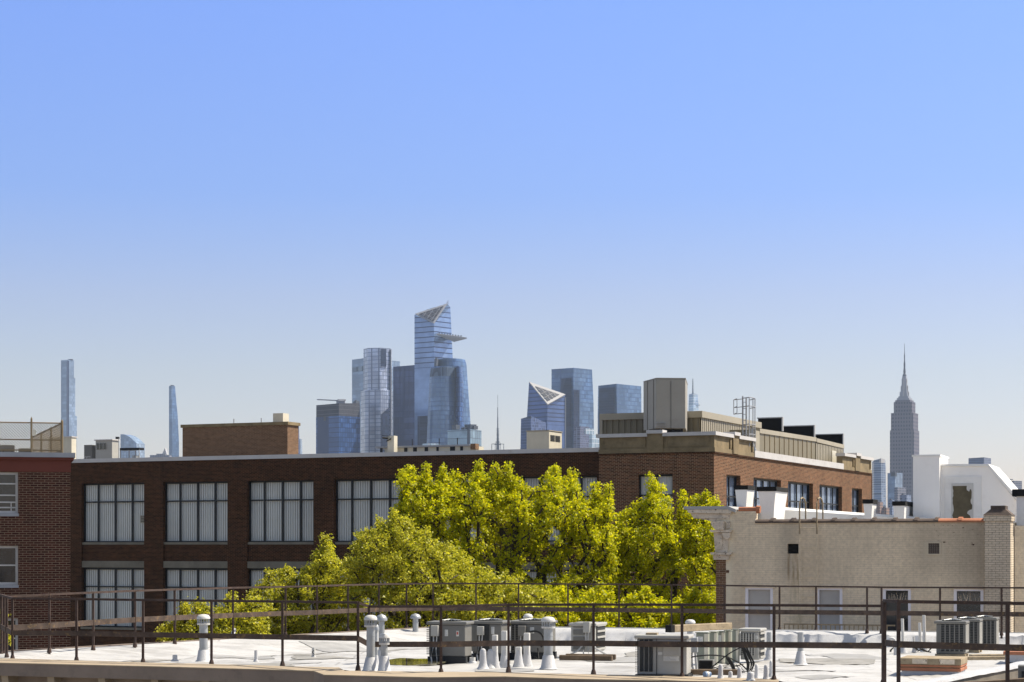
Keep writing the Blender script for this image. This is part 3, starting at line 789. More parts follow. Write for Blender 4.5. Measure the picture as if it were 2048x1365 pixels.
# raised step next to the cornice
xq = FB.lx(1511)
zq = FB.z(1023, 1)
MB().box(xs - .001, xq, .0, .3, zw + .001, zq).build('parapet_step', M['beige'], bh)
MB().tube([(FB.lx(1476), .14, zq + .04), (xq + .05, .14, zq + .04)], .1, 8).tube([(xq, .14, zq + .06), (xq + .12, .14, zq + .05)], .12, 8).build('terracotta_cap', M['terra'], bh, smooth=True)
# tile coping
red = {9, 8, 7}
joints = [1511, 1546, 1587, 1629, 1669, 1709, 1749, 1791, 1834, 1875, 1922, 1972]
for k in range(len(joints) - 1):
    a, b = FB.lx(joints[k]), FB.lx(joints[k + 1])
    pr = [(-.06, 0), (-.06, .05), (.02, .1), (.17, .12), (.32, .1), (.38, .05), (.38, 0)]
    c_ = MB().extr(pr, lambda p: (a, p[0], zw + p[1] + .001), lambda p: (b - .02, p[0], zw + p[1] + .001))
    c_.extr([(u - (.02 if u < .1 else -.02), v * 1.35) for u, v in pr], lambda p: (b - .08, p[0], zw + p[1] + .002), lambda p: (b + .03, p[0], zw + p[1] + .002))
    c_.build('coping_tile', M['terra' if k in (9, 10) else 'tiledark'], bh)
# windows
for k, (a, b, c, d) in enumerate(bo):
    fr = MB(); t = .09
    fr.box(a, b, .02, .1, d - .06, d).box(a, a + t, .02, .1, c, d - .06).box(b - t, b, .02, .1, c, d - .06)
    zm_ = FB.z(1226, a)
    fr.box(a + t, b - t, .03, .11, zm_ - .035, zm_ + .035)
    f_ = fr.build('window', M['frame'], bh)
    MB().box(a + .05, b - .05, .112, .13, c, d - .03).build('pane', M['glass_l' if k < 2 else 'glass'], f_)
    if k >= 2:
        tw = MB()
        for j in range(16):
            u = random.uniform(a + .12, b - .12); tw.tube([(u, .108, d - random.uniform(.35, .45)), (u + random.uniform(-.07, .07), .108, d - random.uniform(.09, .25))], .005, 4)
        tw.build('leaf_decal', M['oldpaint'], f_)
    MB().box(a - .08, b + .07, -.035, -.001, d + .002, d + .1).build('head_trim', M['beige'], bh)
# vents, grille
MB().box(vent[0] - .02, vent[1] + .02, .1, .15, vent[2] + .01, vent[3] - .01).build('vent_hole', M['soot'], bh)
a, b, c, d = FB.lx(1857), FB.lx(1879), FB.z(1108, 6.5), FB.z(1087, 6.5)
gr = MB().box(a - .05, b + .05, -.03, 0, c - .05, c).box(a - .05, b + .05, -.03, 0, d, d + .05).box(a - .05, a, -.03, 0, c, d).box(b, b + .05, -.03, 0, c, d)
gr.build('grille_frame', M['beige'], bh)
gg = MB().box(a, b, -.012, -.002, c, d)
gg.build('grille', M['concrete'], bh)
gb = MB()
for q in range(5): gb.box(a + (b - a) * q / 5 + .01, a + (b - a) * q / 5 + .035, -.025, -.013, c, d); gb.box(a, b, -.02, -.0125, c + (d - c) * q / 5 + .01, c + (d - c) * q / 5 + .03)
gb.build('grille_bars', M['tiledark'], bh)
# street cornice seen from its end
def cn(prof, y0, y1, mat, name):
    q = [(FB.lx(px), FB.z(py, 0)) for px, py in prof]
    MB().extr(q, lambda p: (p[0], y0, p[1]), lambda p: (p[0], y1, p[1])).build(name, mat, bh)
cn([(1369, 1013), (1369, 1019), (1455, 1019), (1472, 1026), (1474, 1020), (1458, 1013)], -.12, 9, M['coping_grey'], 'cornice_gutter')
cn([(1375, 1019.3), (1379, 1026), (1463, 1028), (1466, 1023), (1455, 1019.3)], -.1, 9, M['oldpaint'], 'cornice')
cn([(1381, 1026.3), (1388, 1037), (1459, 1038), (1462, 1028.3)], -.03, 9, M['oldpaint'], 'cornice_bed')
cn([(1396, 1037.3), (1424, 1043), (1450, 1043), (1456, 1038.3)], .02, 9, M['oldpaint'], 'cornice_soffit')
cn([(1424, 1043.3), (1427, 1052), (1433, 1060), (1450, 1060), (1450, 1043.3)], -.22, .25, M['oldpaint'], 'bracket')
cn([(1453, 1043.3), (1453, 1058), (1461, 1056), (1461, 1043.3)], -.05, .25, M['oldpaint'], 'side_bracket')
cn([(1421, 1060.3), (1424, 1065), (1464, 1065), (1466, 1060.3)], -.16, .3, M['oldpaint'], 'capital_ledge')
cn([(1428, 1065.3), (1431, 1104.7), (1456, 1104.7), (1459, 1065.3)], -.05, .3, M['oldpaint'], 'pilaster_capital')
cn([(1446, 1066), (1448, 1074), (1456, 1080), (1462, 1074), (1462, 1066)], -.15, -.051, M['oldpaint'], 'scroll')
cn([(1422, 1105.3), (1425, 1110), (1464, 1110), (1466, 1105.3)], -.17, .3, M['oldpaint'], 'pilaster_band')
cn([(1427, 1110.3), (1429, 1120), (1458, 1120), (1461, 1110.3)], -.1, .3, M['oldpaint'], 'pilaster_base')
cn([(1434, 1071), (1435, 1099), (1445, 1099), (1445, 1071)], -.075, -.051, M['oldpaint'], 'pilaster_panel')
# chimney on the corner
c0, c1 = FB.lx(1972), xe + .004
ch = fthing(FB, 'peeling_brick_chimney', 'tall peeling cream painted brick chimney standing against the beige house', 'chimney', c0, -.32, 0)
wc = c1 - c0
zc1 = FB.z(1035, xe); zc2 = FB.z(1020, xe); 
MB().box(0, wc, 0, .9, 0, zc1 - .12).box(-.03, wc + .03, -.03, .93, zc1 - .12, zc1 + .06).build('stack', M['chimney'], ch)
MB().loft([[(-.05, -.05, zc1 + .06), (wc + .05, -.05, zc1 + .06), (wc + .05, .95, zc1 + .06), (-.05, .95, zc1 + .06)], [(.16, .1, zc2 + .02), (wc - .16, .1, zc2 + .02), (wc - .16, .8, zc2 + .02), (.16, .8, zc2 + .02)], [(.16, .1, zc2 + .12), (wc - .16, .1, zc2 + .12), (wc - .16, .8, zc2 + .12), (.16, .8, zc2 + .12)]]).build('cap', M['tiledark'], ch)
# ladder over the parapet
la = fthing(FB, 'wall_ladder', 'rusty cream hooked ladder hanging over the parapet of the beige house', 'ladder', 0, 0, 0)
lr = MB()
for px in (1601, 1635.5):
    xx = FB.lx(px); zt_ = FB.z(1000, xx)
    MB().tube([(xx, -.14, 11.5), (xx, -.14, zw - .35)], .022, 8).build('painted_rail', M['beige'], la, smooth=True)
    lr.tube([(xx, -.14, zw - .345), (xx, -.14, zt_ - .1), (xx + .02, -.08, zt_ + .02), (xx + .05, .05, zt_ + .07), (xx + .08, .2, zt_ + .02), (xx + .1, .28, zt_ - .1), (xx + .1, .3, zw + .05)], .024, 8)
lr.build('rail', M['wood'], la, smooth=True)
z = 11.7; xa, xb = FB.lx(1601), FB.lx(1635.5)
while z < zw - .1: MB().tube([(xa, -.14, z), (xb, -.14, z)], .01, 5).build('rung', M['beige'], la); z += .3
# wooden deck rail low behind the white roof
dk = fthing(FB, 'deck_railing', 'low weathered wooden balcony railing in front of the beige wall windows', 'railing', FB.lx(1568, -1.2), -1.2, 0)
Ld = FB.lx(1790, -1.2) - FB.lx(1568, -1.2); zd = FB.z(1247, 2, -1.2)
MB().box(0, Ld, -.03, .03, zd - .04, zd).box(0, Ld, -.02, .02, zd - .5, zd - .45).build('rail', M['wood'], dk)
bl = MB()
for j in range(int(Ld / .14)): bl.box(j * .14, j * .14 + .03, -.015, .015, zd - .45, zd - .04)
bl.build('baluster', M['wood'], dk)
MB().box(0, Ld, -.05, 1.1, zd - .62, zd - .52).box(.0, .1, 0, .1, 0, zd - .62).box(Ld - .1, Ld, 0, .1, 0, zd - .62).build('deck_floor', M['wood'], dk)

# white rooftop of the house: chimneys, parapet, stair bulkhead
def wchim(p0, p1, p2, yt, yb, lyy, label, flare=0, capx=0):
    a, b = FB.lx(p0, lyy), FB.lx(p1, lyy); w_ = b - a; d_ = max(.25, FB.ly(p2, b) - lyy)
    o = fthing(FB, 'white_chimney', label, 'chimney', a, lyy, 15.0, group='white roof chimneys with black caps')
    zt_, c_ = FB.z(yt, b, lyy) - 15, .14
    f = flare
    q = lambda s_, z: [(-f * s_, -f * s_, z), (w_ + f * s_, -f * s_, z), (w_ + f * s_, d_ + f * s_, z), (-f * s_, d_ + f * s_, z)]
    MB().loft([q(-.5, 0), q(-.5, zt_ * .35), q(.2, zt_ * .7), q(1, zt_ - c_)]).build('stack', M['white'], o)
    g_ = f + .03
    MB().box(-g_, w_ + g_, -g_, d_ + g_, zt_ - c_ + .002, zt_).build('cap', M['soot'], o)
wchim(1474, 1492, 1505, 971, 1015, 1.9, 'smallest left white chimney behind the terracotta step', .05)
wchim(1521, 1548, 1570, 974, 1043, 1.2, 'broad flared white chimney with a black cap left of the ladder hooks', .07)
wchim(1729, 1743, 1751, 999, 1043, 2.4, 'slim white chimney at the far corner of the brick factory', .03)
wchim(1788, 1808, 1832, 1003, 1043, 2.6, 'low white chimney against the left side of the white stair bulkhead', .02)
pp = fthing(FB, 'white_parapet', 'sloping white painted party wall parapet behind the tile coping', 'parapet', 0, 3.0, 15)
a, b = FB.lx(1514, 3), FB.lx(1862, 3)
MB().loft([[(a, 0, -.3), (a, .3, -.3), (a, .5, FB.z(1011, a, 3) - 15), (a, 0, FB.z(1016, a, 3) - 15)], [(b, 0, -.3), (b, .3, -.3), (b, .5, FB.z(1036, b, 3) - 15), (b, 0, FB.z(1041, b, 3) - 15)]]).build('wall', M['white'], pp)
lyy = 3.6
a, b = FB.lx(1826, lyy), FB.lx(1879, lyy); zt_ = FB.z(914, a, lyy) - 15; d_ = FB.ly(1896, b) - lyy
wb = fthing(FB, 'white_stair_bulkhead', 'white painted roof stair bulkhead with a sloped right side and a peeling brown door', 'bulkhead', a, lyy, 15)
w_ = b - a
MB().box(0, w_, 0, d_, 0, zt_).build('tower_wall', M['whitebrick'], wb)
MB().box(-.03, w_ + .03, -.03, d_ + .03, zt_ + .001, zt_ + .06).build('tower_cap', M['white'], wb)
x1 = w_ + .001; X = lambda px: FB.lx(px, lyy + .3) - a
zz = lambda py, px=1950: FB.z(py, X(px) + a, lyy + .3) - 15
prof = [(x1, 0), (X(2034), 0), (X(2034), zz(1003, 2034)), (X(1975), zz(933, 1975)), (x1, zz(933, 1890))]
MB().extr(prof, lambda p: (p[0], .3, p[1]), lambda p: (p[0], 3.2, p[1])).build('house_wall', M['whitebrick'], wb)
t_ = .07
up = [(x1, zz(933, 1890) + .002), (X(1975), zz(933, 1975) + .002), (X(2034) + .02, zz(1003, 2034) + .002), (X(2034) + .08, zz(1003, 2034) + t_), (X(1975) + .03, zz(933, 1975) + t_), (x1, zz(933, 1890) + t_)]
MB().extr(up, lambda p: (p[0], .24, p[1]), lambda p: (p[0], 3.25, p[1])).build('house_roof', M['white'], wb)
d0, d1 = X(1903), X(1947); zd1 = zz(967)
MB().box(d0 - .22, d1 + .25, .27, .299, 0, zd1 + .22).build('door_surround', M['white'], wb)
dr = MB().box(d0, d1, .255, .2695, 0, zd1).build('door', M['plastic'], wb)
pl = MB()
edge = []
hh = zd1 - .08; W = d1 - d0
left = [(d0 + .03 + random.uniform(0, .045), z) for z in np.linspace(0, hh, 26)]
right = [(d1 - .06 - random.uniform(0, .05) - (.1 if .55 < z / hh < .62 or .25 < z / hh < .33 or z / hh > .93 else 0), z) for z in np.linspace(hh, 0, 30)]
loop = left + right
pl.extr([(p[0], p[1]) for p in loop], lambda p: (p[0], .2515, p[1]), lambda p: (p[0], .2545, p[1]))
pl.build('peeled_patch', M['peel'], dr)
pl2 = MB()
for (cx_, cz_, rx_, rz_) in ((d1 - .09, hh * .86, .045, .17), (d1 - .08, hh * .66, .05, .10), (d1 - .09, hh * .3, .05, .2)):
    pl2.extr([(cx_ + rx_ * math.cos(t) * random.uniform(.8, 1.1), cz_ + rz_ * math.sin(t)) for t in np.linspace(0, 2 * math.pi, 12, endpoint=False)], lambda p: (p[0], .2485, p[1]), lambda p: (p[0], .2513, p[1]))
pl2.build('peeled_spots', M['peel'], dr)
# black capped chimney cut by the right edge
lq = 1.0
a = FB.lx(2033, lq); bb = FB.lx(2075, lq)
o = fthing(FB, 'white_chimney', 'white chimney with a thick black cap cut by the right edge of the picture', 'chimney', a, lq, 0, group='white roof chimneys with black caps')
MB().box(0, bb - a, 0, .9, 0, FB.z(993, a, lq)).build('stack', M['white'], o)
MB().box(-.12, bb - a + .1, -.1, 1, FB.z(993, a, lq) + .001, FB.z(979, a, lq)).build('cap', M['soot'], o)
# brick house next door on the sunny side (only its edge shows)
o = fthing(FB, 'neighbour_house', 'sunlit cream painted brick wall at the right edge beyond the peeling chimney', 'building', FB.lx(2024) + .01, .6, 0)
MB().loft([[(0, 0, 0), (3.2, 2.6, 0), (3.2, 9, 0), (0, 9, 0)], [(0, 0, zw - .1), (3.2, 2.6, zw - .1), (3.2, 9, zw - .1), (0, 9, zw - .1)]]).build('wall', M['beige'], o)

# ------------------------------------------------------------------ near building
ZF = CZ - 2.05
def deck_z(Y): return ZF - max(0, Y - 33) * .02
def deck(px, y):
    """place on the near roof seen at this picture row"""
    k = (y - HY) / F; D = 30.0
    for _ in range(30): D = (CZ - deck_z(D)) / k
    return Vector((PX(px, D), D, deck_z(D)))
front = [(-10.6, 36.9), (-9.36, 36.4), (-5.44, 34.7), (-3.61, 33.9), (-2.89, 33.6), (-2.53, 32.65), (-.19, 32.3), (2.18, 31.5), (3.67, 30.8), (4.1, 30.6), (4.5, 27.2), (5.0, 26.0), (8.02, 31.3), (14, 41.8)]
rear = [(-10.6, 37.4), (-10.2, 38.0), (-1.4, 51.3), (14, 46.4)]
fx, fy = zip(*front); rx_, ry_ = zip(*rear)
near = thing('flat_roof_building', 'low foreground building with a white coated roof and a brown bracketed cornice', 'building', (0, 0, 0))
xs_ = sorted(set(list(np.linspace(-10.6, 14, 150)) + [p[0] for p in front] + [p[0] for p in rear]))
NY = 64; vs_, fs_ = [], []
def sstep(t): t = max(0, min(1, t)); return t * t * (3 - 2 * t)
def hfun(x, Y):
    f_, r_ = np.interp(x, fx, fy), np.interp(x, rx_, ry_)
    z = deck_z(Y)
    if x < -1.4:
        d_ = (r_ - Y) * .56; z += (12.97 - z) * sstep(1 - d_ / 2.4) ** .8
    wob = .012 * math.sin(x * 3.1 + Y * 1.3) + .012 * math.sin(x * 1.7 - Y * 2.9 + 1) + .008 * math.sin(x * 7 + Y * 5)
    edge_ = max(0, min(1, (Y - f_) / .8, max(0, (r_ - Y)) / .5))
    return z + wob * edge_ - .035 * edge_ * (1 if x > -9 else 0)
for i, x in enumerate(xs_):
    f_, r_ = np.interp(x, fx, fy), np.interp(x, rx_, ry_)
    for j in range(NY + 1):
        t = (j / NY) ** .9; Y = f_ + (r_ - f_) * t
        vs_.append((x, Y, hfun(x, Y)))
for i in range(len(xs_) - 1):
    for j in range(NY):
        a = i * (NY + 1) + j; fs_.append((a, a + NY + 1, a + NY + 2, a + 1))
MB().add(vs_, fs_).build('roof_deck', M['roof'], near, smooth=True)
# repair patches, dried puddle marks and a grey band lying on the membrane
M['patch'] = m_plain("older_grey_membrane", (.33, .325, .315), .6, var=.2, scale=2.5, stain=(.2, .19, .17), stain_amt=.5)
M['pond_and_band'] = m_plain("puddle_dirt_and_grey_band", (.28, .27, .25), .7, var=.35, scale=2.2, stain=(.42, .41, .39), stain_amt=.8)
def sheet(name, mat, u0, u1, v0, v1, fn, nu=14, nv=8, lift=.009):
    v_, f_ = [], []
    for a in range(nu + 1):
        for b in range(nv + 1):
            x, Y = fn(u0 + (u1 - u0) * a / nu, v0 + (v1 - v0) * b / nv); v_.append((x, Y, hfun(x, Y) + lift))
    for a in range(nu):
        for b in range(nv): k = a * (nv + 1) + b; f_.append((k, k + nv + 1, k + nv + 2, k + 1))
    MB().add(v_, f_).build(name, M[mat], near, smooth=True)
for px, y, w_, d_, rot in ((480, 1312, 1.3, 1.6, .2), (585, 1322, .9, .8, -.3), (1240, 1318, 1.2, 2.2, .1), (1575, 1338, 1.6, .7, -.25), (1690, 1310, 1.1, 2.6, .1), (1650, 1350, .8, .6, .3), (690, 1300, 1.4, 2.0, .5), (1010, 1338, 1.0, .6, 0)):
    p = deck(px, y); c_, s_ = math.cos(rot), math.sin(rot)
    sheet('repair_patch', 'patch', -w_ / 2, w_ / 2, -d_ / 2, d_ / 2, lambda u, v: (p.x + u * c_ - v * s_, p.y + u * s_ + v * c_))
def band(u, v):      # grey strip laid along the foot of the sloping edge on the left
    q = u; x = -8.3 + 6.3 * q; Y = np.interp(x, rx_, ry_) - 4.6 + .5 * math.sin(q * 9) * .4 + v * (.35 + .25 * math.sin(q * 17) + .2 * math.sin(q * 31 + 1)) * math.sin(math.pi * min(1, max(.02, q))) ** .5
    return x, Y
sheet('grey_band', 'pond_and_band', 0, 1, -1, 1, band, 70, 6)
for px, y, a_, b_, sd in ((640, 1314, 1.0, 1.3, 1), (1640, 1320, 1.5, 1.6, 2), (1300, 1306, .9, 1.5, 3), (520, 1328, 1.1, .6, 4)):
    p = deck(px, y)
    sheet('dried_puddle', 'pond_and_band', .02, 1, 0, 2 * math.pi, lambda r_0, t: (p.x + r_0 * a_ * .6 * (1 + .2 * math.sin(3 * t + sd) + .12 * math.sin(7 * t)) * math.cos(t), p.y + r_0 * b_ * (1 + .15 * math.sin(2 * t + sd)) * math.sin(t)), 3, 40, .012)
# rear parapet on the right half, wrapped in membrane
B0, B1 = Vector((-1.6, 51.2)), Vector((14, 46.3)); dB = (B1 - B0).normalized(); nB = Vector((-dB.y, dB.x))
rings = []; K = 120
for i in range(K + 1):
    p = B0 + (B1 - B0) * i / K; w1 = .03 * math.sin(i * 1.1) + .03 * math.sin(i * 2.7 + 1) + random.uniform(-.015, .015)
    zb_ = deck_z(p.y)
    taper = min(1, .35 + i / 14)
    prof = [(-.75 + w1, zb_ - .03), (-.5 + w1, zb_ + .06 * taper), (-.38, zb_ + .24 * taper + w1 * .5), (-.24, 12.93 + w1 * .3), (-.1, 12.96), (.22, 12.965), (.24, 12.3), (-.3, 12.2)]
    rings.append([(p.x + nB.x * u, p.y + nB.y * u, z) for u, z in prof])
MB().loft(rings).build('rear_parapet', M['membrane'], near, smooth=True)
A0, A1 = Vector((-10.3, 38.0)), Vector((-1.4, 51.35)); dA = (A1 - A0).normalized(); nA = Vector((-dA.y, dA.x))
def strip(p, q, nrm, u0, u1, z0, z1, mb):
    return mb.prism([(p + nrm * u0)[:], (q + nrm * u0)[:], (q + nrm * u1)[:], (p + nrm * u1)[:]], z0, z1)
mb = MB(); strip(A0, A1, nA, 0, .12, 12.4, 12.985, mb); mb.build('rear_edge_trim', M['cornice'], near)
mb = MB(); strip(B0, B1, nB, .235, .33, 12.4, 12.98, mb); mb.build('rear_edge_strip', M['coping_grey'], near)
# walls below
body = [(-10.3, 37.2), (-9.3, 36.7), (-3.5, 34.2), (-2.5, 33.0), (3.6, 31.2), (4.5, 28), (5, 26.4), (14, 42), (14, 46.3), (-1.4, 51.2), (-10.2, 38.1)]
MB().prism(body, 0, 12.2).build('body_wall', M['corbel'], near)
# cornice
outer = [(PX(x, 8200 / (y - HY)), 8200 / (y - HY)) for x, y in ((-160, 1319), (0, 1325), (300, 1332), (627, 1341), (648, 1349), (860, 1354), (1010, 1352.5), (1145, 1357), (1300, 1360), (1430, 1362.5), (1560, 1368))]
inner = [(-10.6, 36.95), (-9.36, 36.45), (-6.4, 35.15), (-3.35, 33.82), (-2.85, 33.6), (-2.6, 32.7), (-.19, 32.35), (.9, 31.97), (2.18, 31.55), (3.0, 31.2), (4.1, 30.65)]
inner[4] = (-2.95, 33.62)
def offs(p, q, t): return (p[0] + (q[0] - p[0]) * t, p[1] + (q[1] - p[1]) * t)
top = MB(); face = MB(); und = MB()
r1 = []
for o_, i_ in zip(outer, inner):
    m_ = offs(o_, i_, .55); k_ = offs(o_, i_, 1.15)
    r1.append([(o_[0], o_[1], 12.70), (o_[0], o_[1], 12.915), (k_[0], k_[1], 12.945), (k_[0], k_[1], 12.3), (m_[0], m_[1], 12.3), (m_[0], m_[1], 12.70)])
top.loft(r1).build('cornice', M['cornice'], near)
tr = [[(o_[0], o_[1] - .012, 12.916), (o_[0], o_[1] - .012, 12.935), (offs(o_, i_, 1.12)[0], offs(o_, i_, 1.12)[1], 12.965), (offs(o_, i_, 1.12)[0], offs(o_, i_, 1.12)[1], 12.94)] for o_, i_ in zip(outer, inner)]
MB().loft(tr).build('cornice_top', M['corbel'], near)
def lerp_poly(P_, t):
    L_ = [math.dist(P_[i], P_[i + 1]) for i in range(len(P_) - 1)]; s_ = t * sum(L_)
    for i, l_ in enumerate(L_):
        if s_ <= l_: return offs(P_[i], P_[i + 1], s_ / l_)
        s_ -= l_
    return P_[-1]
for px in (-90, 5, 99, 201, 305, 409, 513, 600, 716, 830):
    # bracket standing against the frieze under the cornice
    idx = 0
    tt = [i for i in range(len(outer) - 1) if 1024 + outer[i][0] / outer[i][1] * F <= px]; idx = tt[-1] if tt else 0
    a_, b_ = outer[idx], outer[idx + 1]; pa, pb = 1024 + a_[0] / a_[1] * F, 1024 + b_[0] / b_[1] * F
    t_ = (px - pa) / (pb - pa); o_ = offs(a_, b_, t_); i_ = offs(inner[idx], inner[idx + 1], t_)
    d_ = Vector((b_[0] - a_[0], b_[1] - a_[1])).normalized(); nn = Vector((-d_.y, d_.x))
    pr = [(.06, 12.695), (.5, 12.695), (.5, 11.9), (.36, 12.0), (.33, 12.2), (.2, 12.42), (.1, 12.52)]
    MB().extr(pr, lambda p: (o_[0] + nn.x * p[0] - d_.x * .07, o_[1] + nn.y * p[0] - d_.y * .07, p[1]), lambda p: (o_[0] + nn.x * p[0] + d_.x * .07, o_[1] + nn.y * p[0] + d_.y * .07, p[1])).build('cornice_bracket', M['corbel'], near)

# diagonal parapet and the next roof at the right
wd0, wd1 = Vector((4.2, 24.4)), Vector((13.8, 41.4)); dW = (wd1 - wd0).normalized(); nW = Vector((dW.y, -dW.x))
nb = thing('neighbour_roof_building', 'neighbouring low building at the lower right corner with a grey concrete parapet', 'building')
mb = MB(); strip(wd0, wd1, nW, 0, .27, 0, 13.21, mb); mb.build('parapet_wall', M['concrete'], nb)
rings = []
for i in range(61):
    p = wd0 + (wd1 - wd0) * i / 60; q = random.uniform(-.012, .012)
    rings.append([(p.x + nW.x * u, p.y + nW.y * u, z) for u, z in ((-.06, 13.0), (-.04, 13.2 + q), (.12, 13.25 + q), (.28, 13.235 + q), (.30 + q, 13.20 + q), (.27, 13.19))])
MB().loft(rings).build('membrane_cap', M['membrane'], nb, smooth=True)
MB().prism([(4.5, 24.0), (20, 20), (22, 38), (14.1, 41.3)], 0, 12.82).build('lower_roof', M['concrete'], nb)

# ------------------------------------------------------------------ railings
def railing(label, pts, dz_post, tops, mids, bar_h, r=.022, foot=0, skip=()):
    """pts: post feet; tops, mids: heights of the rails at each post"""
    o = thing('roof_railing', label, 'railing', tuple(pts[0]))
    b0 = Vector(pts[0]); L_ = [Vector(p) - b0 for p in pts]
    tr_ = MB(); mr = MB()
    for i in range(len(L_) - 1):
        a, b = L_[i].copy(), L_[i + 1].copy(); a.z, b.z = tops[i] - b0.z, tops[i + 1] - b0.z
        tr_.bar(a, b, .042, .04)
        a, b = L_[i].copy(), L_[i + 1].copy(); a.z, b.z = mids[i] - b0.z, mids[i + 1] - b0.z
        mr.bar(a - Vector((0, .03, 0)), b - Vector((0, .03, 0)), .012, bar_h)
    tr_.build('top_rail', M['rust'], o); mr.build('mid_rail', M['rustbar'], o)
    for i, p in enumerate(L_):
        if i in skip: continue
        MB().bar(p - Vector((0, 0, dz_post)), (p.x, p.y, tops[i] - b0.z), .042, .042).lathe(p.x, p.y, [(.05, p.z - .03), (.04, p.z + .03), (.028, p.z + .07)], 8).build('post', M['rust'], o)
    return o
fp = [(-30, 1316.5, 1193, 1259), (2, 1311, 1189, 1255), (25, 1318, 1197, 1264), (153, 1321.5, 1198.5, 1267), (286, 1325, 1200.5, 1270), (423, 1328, 1202, 1272.5), (565, 1331, 1203.5, 1275), (716, 1339, 1205.5, 1280), (738, 1338, 1213.5, 1289),
      (882, 1346, 1213.5, 1290.5), (1017, 1342.5, 1210, 1285.5), (1187, 1348.5, 1209.5, 1287), (1364, 1355, 1210, 1289), (1548, 1361, 1211, 1293), (1766, 1369, 1212.5, 1297)]
fp = fp[2:]
mid_off = .0
PS, TS, MS = [], [], []
for x, y, t, m_ in fp:
    D = 2.05 * F / (y - HY); PS.append((PX(x, D), D, ZF)); TS.append(PZ(t, D)); MS.append(PZ(m_ , D))
# mid rails as measured on the photograph
mm_ = {25: 1266, 153: 1267, 286: 1269.5, 423: 1272, 565: 1274.5, 716: 1277, 738: 1289, 882: 1289, 1017: 1286.5, 1187: 1287, 1364: 1289, 1548: 1290, 1766: 1292}
MS = [PZ(mm_[p[0]], PS[i][1]) for i, p in enumerate(fp)]
railing('rusty iron railing along the front edge of the white roof, nearest long run', PS, .05, TS, MS, .092)
rp = [(98.6, 1303, 1189.5, 1251.5), (186.5, 1297.5, 1185.5, 1245.5), (270, 1291.5, 1182, 1240), (349.5, 1286, 1179.5, 1236), (466, 1276, 1176, 1231), (571, 1270, 1174, 1227), (634, 1267, 1172.5, 1225),
      (696, 1262.5, 1170.5, 1222), (758, 1258, 1169, 1219.5), (813, 1255.5, 1168, 1218), (866, 1254, 1167.5, 1217.5), (952, 1253, 1167.5, 1217.5), (1037, 1253, 1168, 1218.5), (1136, 1254, 1168.5, 1219.5), (1238, 1255, 1169, 1220.5), (1343, 1257, 1170, 1221.5),
      (1449, 1258.5, 1171.5, 1223), (1559, 1260, 1173, 1224.5), (1632, 1261, 1173.5, 1225), (1734, 1264, 1174.5, 1226), (1763, 1264.5, 1175, 1226.5), (1880, 1267, 1175.5, 1227.5), (2003, 1269, 1176, 1228.5), (2120, 1271, 1176.5, 1230)]
rp = [(8, 1307, 1194.5, 1257)] + rp
PS, TS, MS = [], [], []
for x, y, t, m_ in rp:
    D = 2.03 * F / (y - HY)
    x_ = PX(x, D)
    PS.append((x_, D, 12.97)); TS.append(PZ(t, D)); MS.append(PZ(m_, D))
rr_ = railing('rusty iron railing along the rear edge of the white roof in front of the trees', PS, .1, TS, MS, .11)
PS = [(PX(x, D), D, 12.82) for x, D in ((1769, 25.2), (1797, 24.2), (2015, 24.0), (2240, 23.8))]
TS = [PZ(y, p[1]) for y, p in zip((1202, 1203.5, 1207, 1209), PS)]; MS = [PZ(y, p[1]) for y, p in zip((1286, 1289, 1295.5, 1300), PS)]
railing('dark raised iron railing at the right corner in front of the three dark condensers', PS, .02, TS, MS, .08)
cor = [fp[0]]
D0, D1 = 36.6, 39.5
PS = [(PX(-14, 38.2), 38.2, 12.95), (PX(2.5, 37.9), 37.9, 12.95), (PX(13.5, 37.2), 37.2, 12.95), (PX(25, 36.65), 36.65, ZF)]
TS = [PZ(y, p[1]) for y, p in zip((1188, 1190.5, 1194, 1197), PS)]; MS = [PZ(y, p[1]) for y, p in zip((1250, 1254, 1260, 1266), PS)]
railing('short end railing closing the left corner of the white roof', PS, .05, TS, MS, .105, skip=(3,))

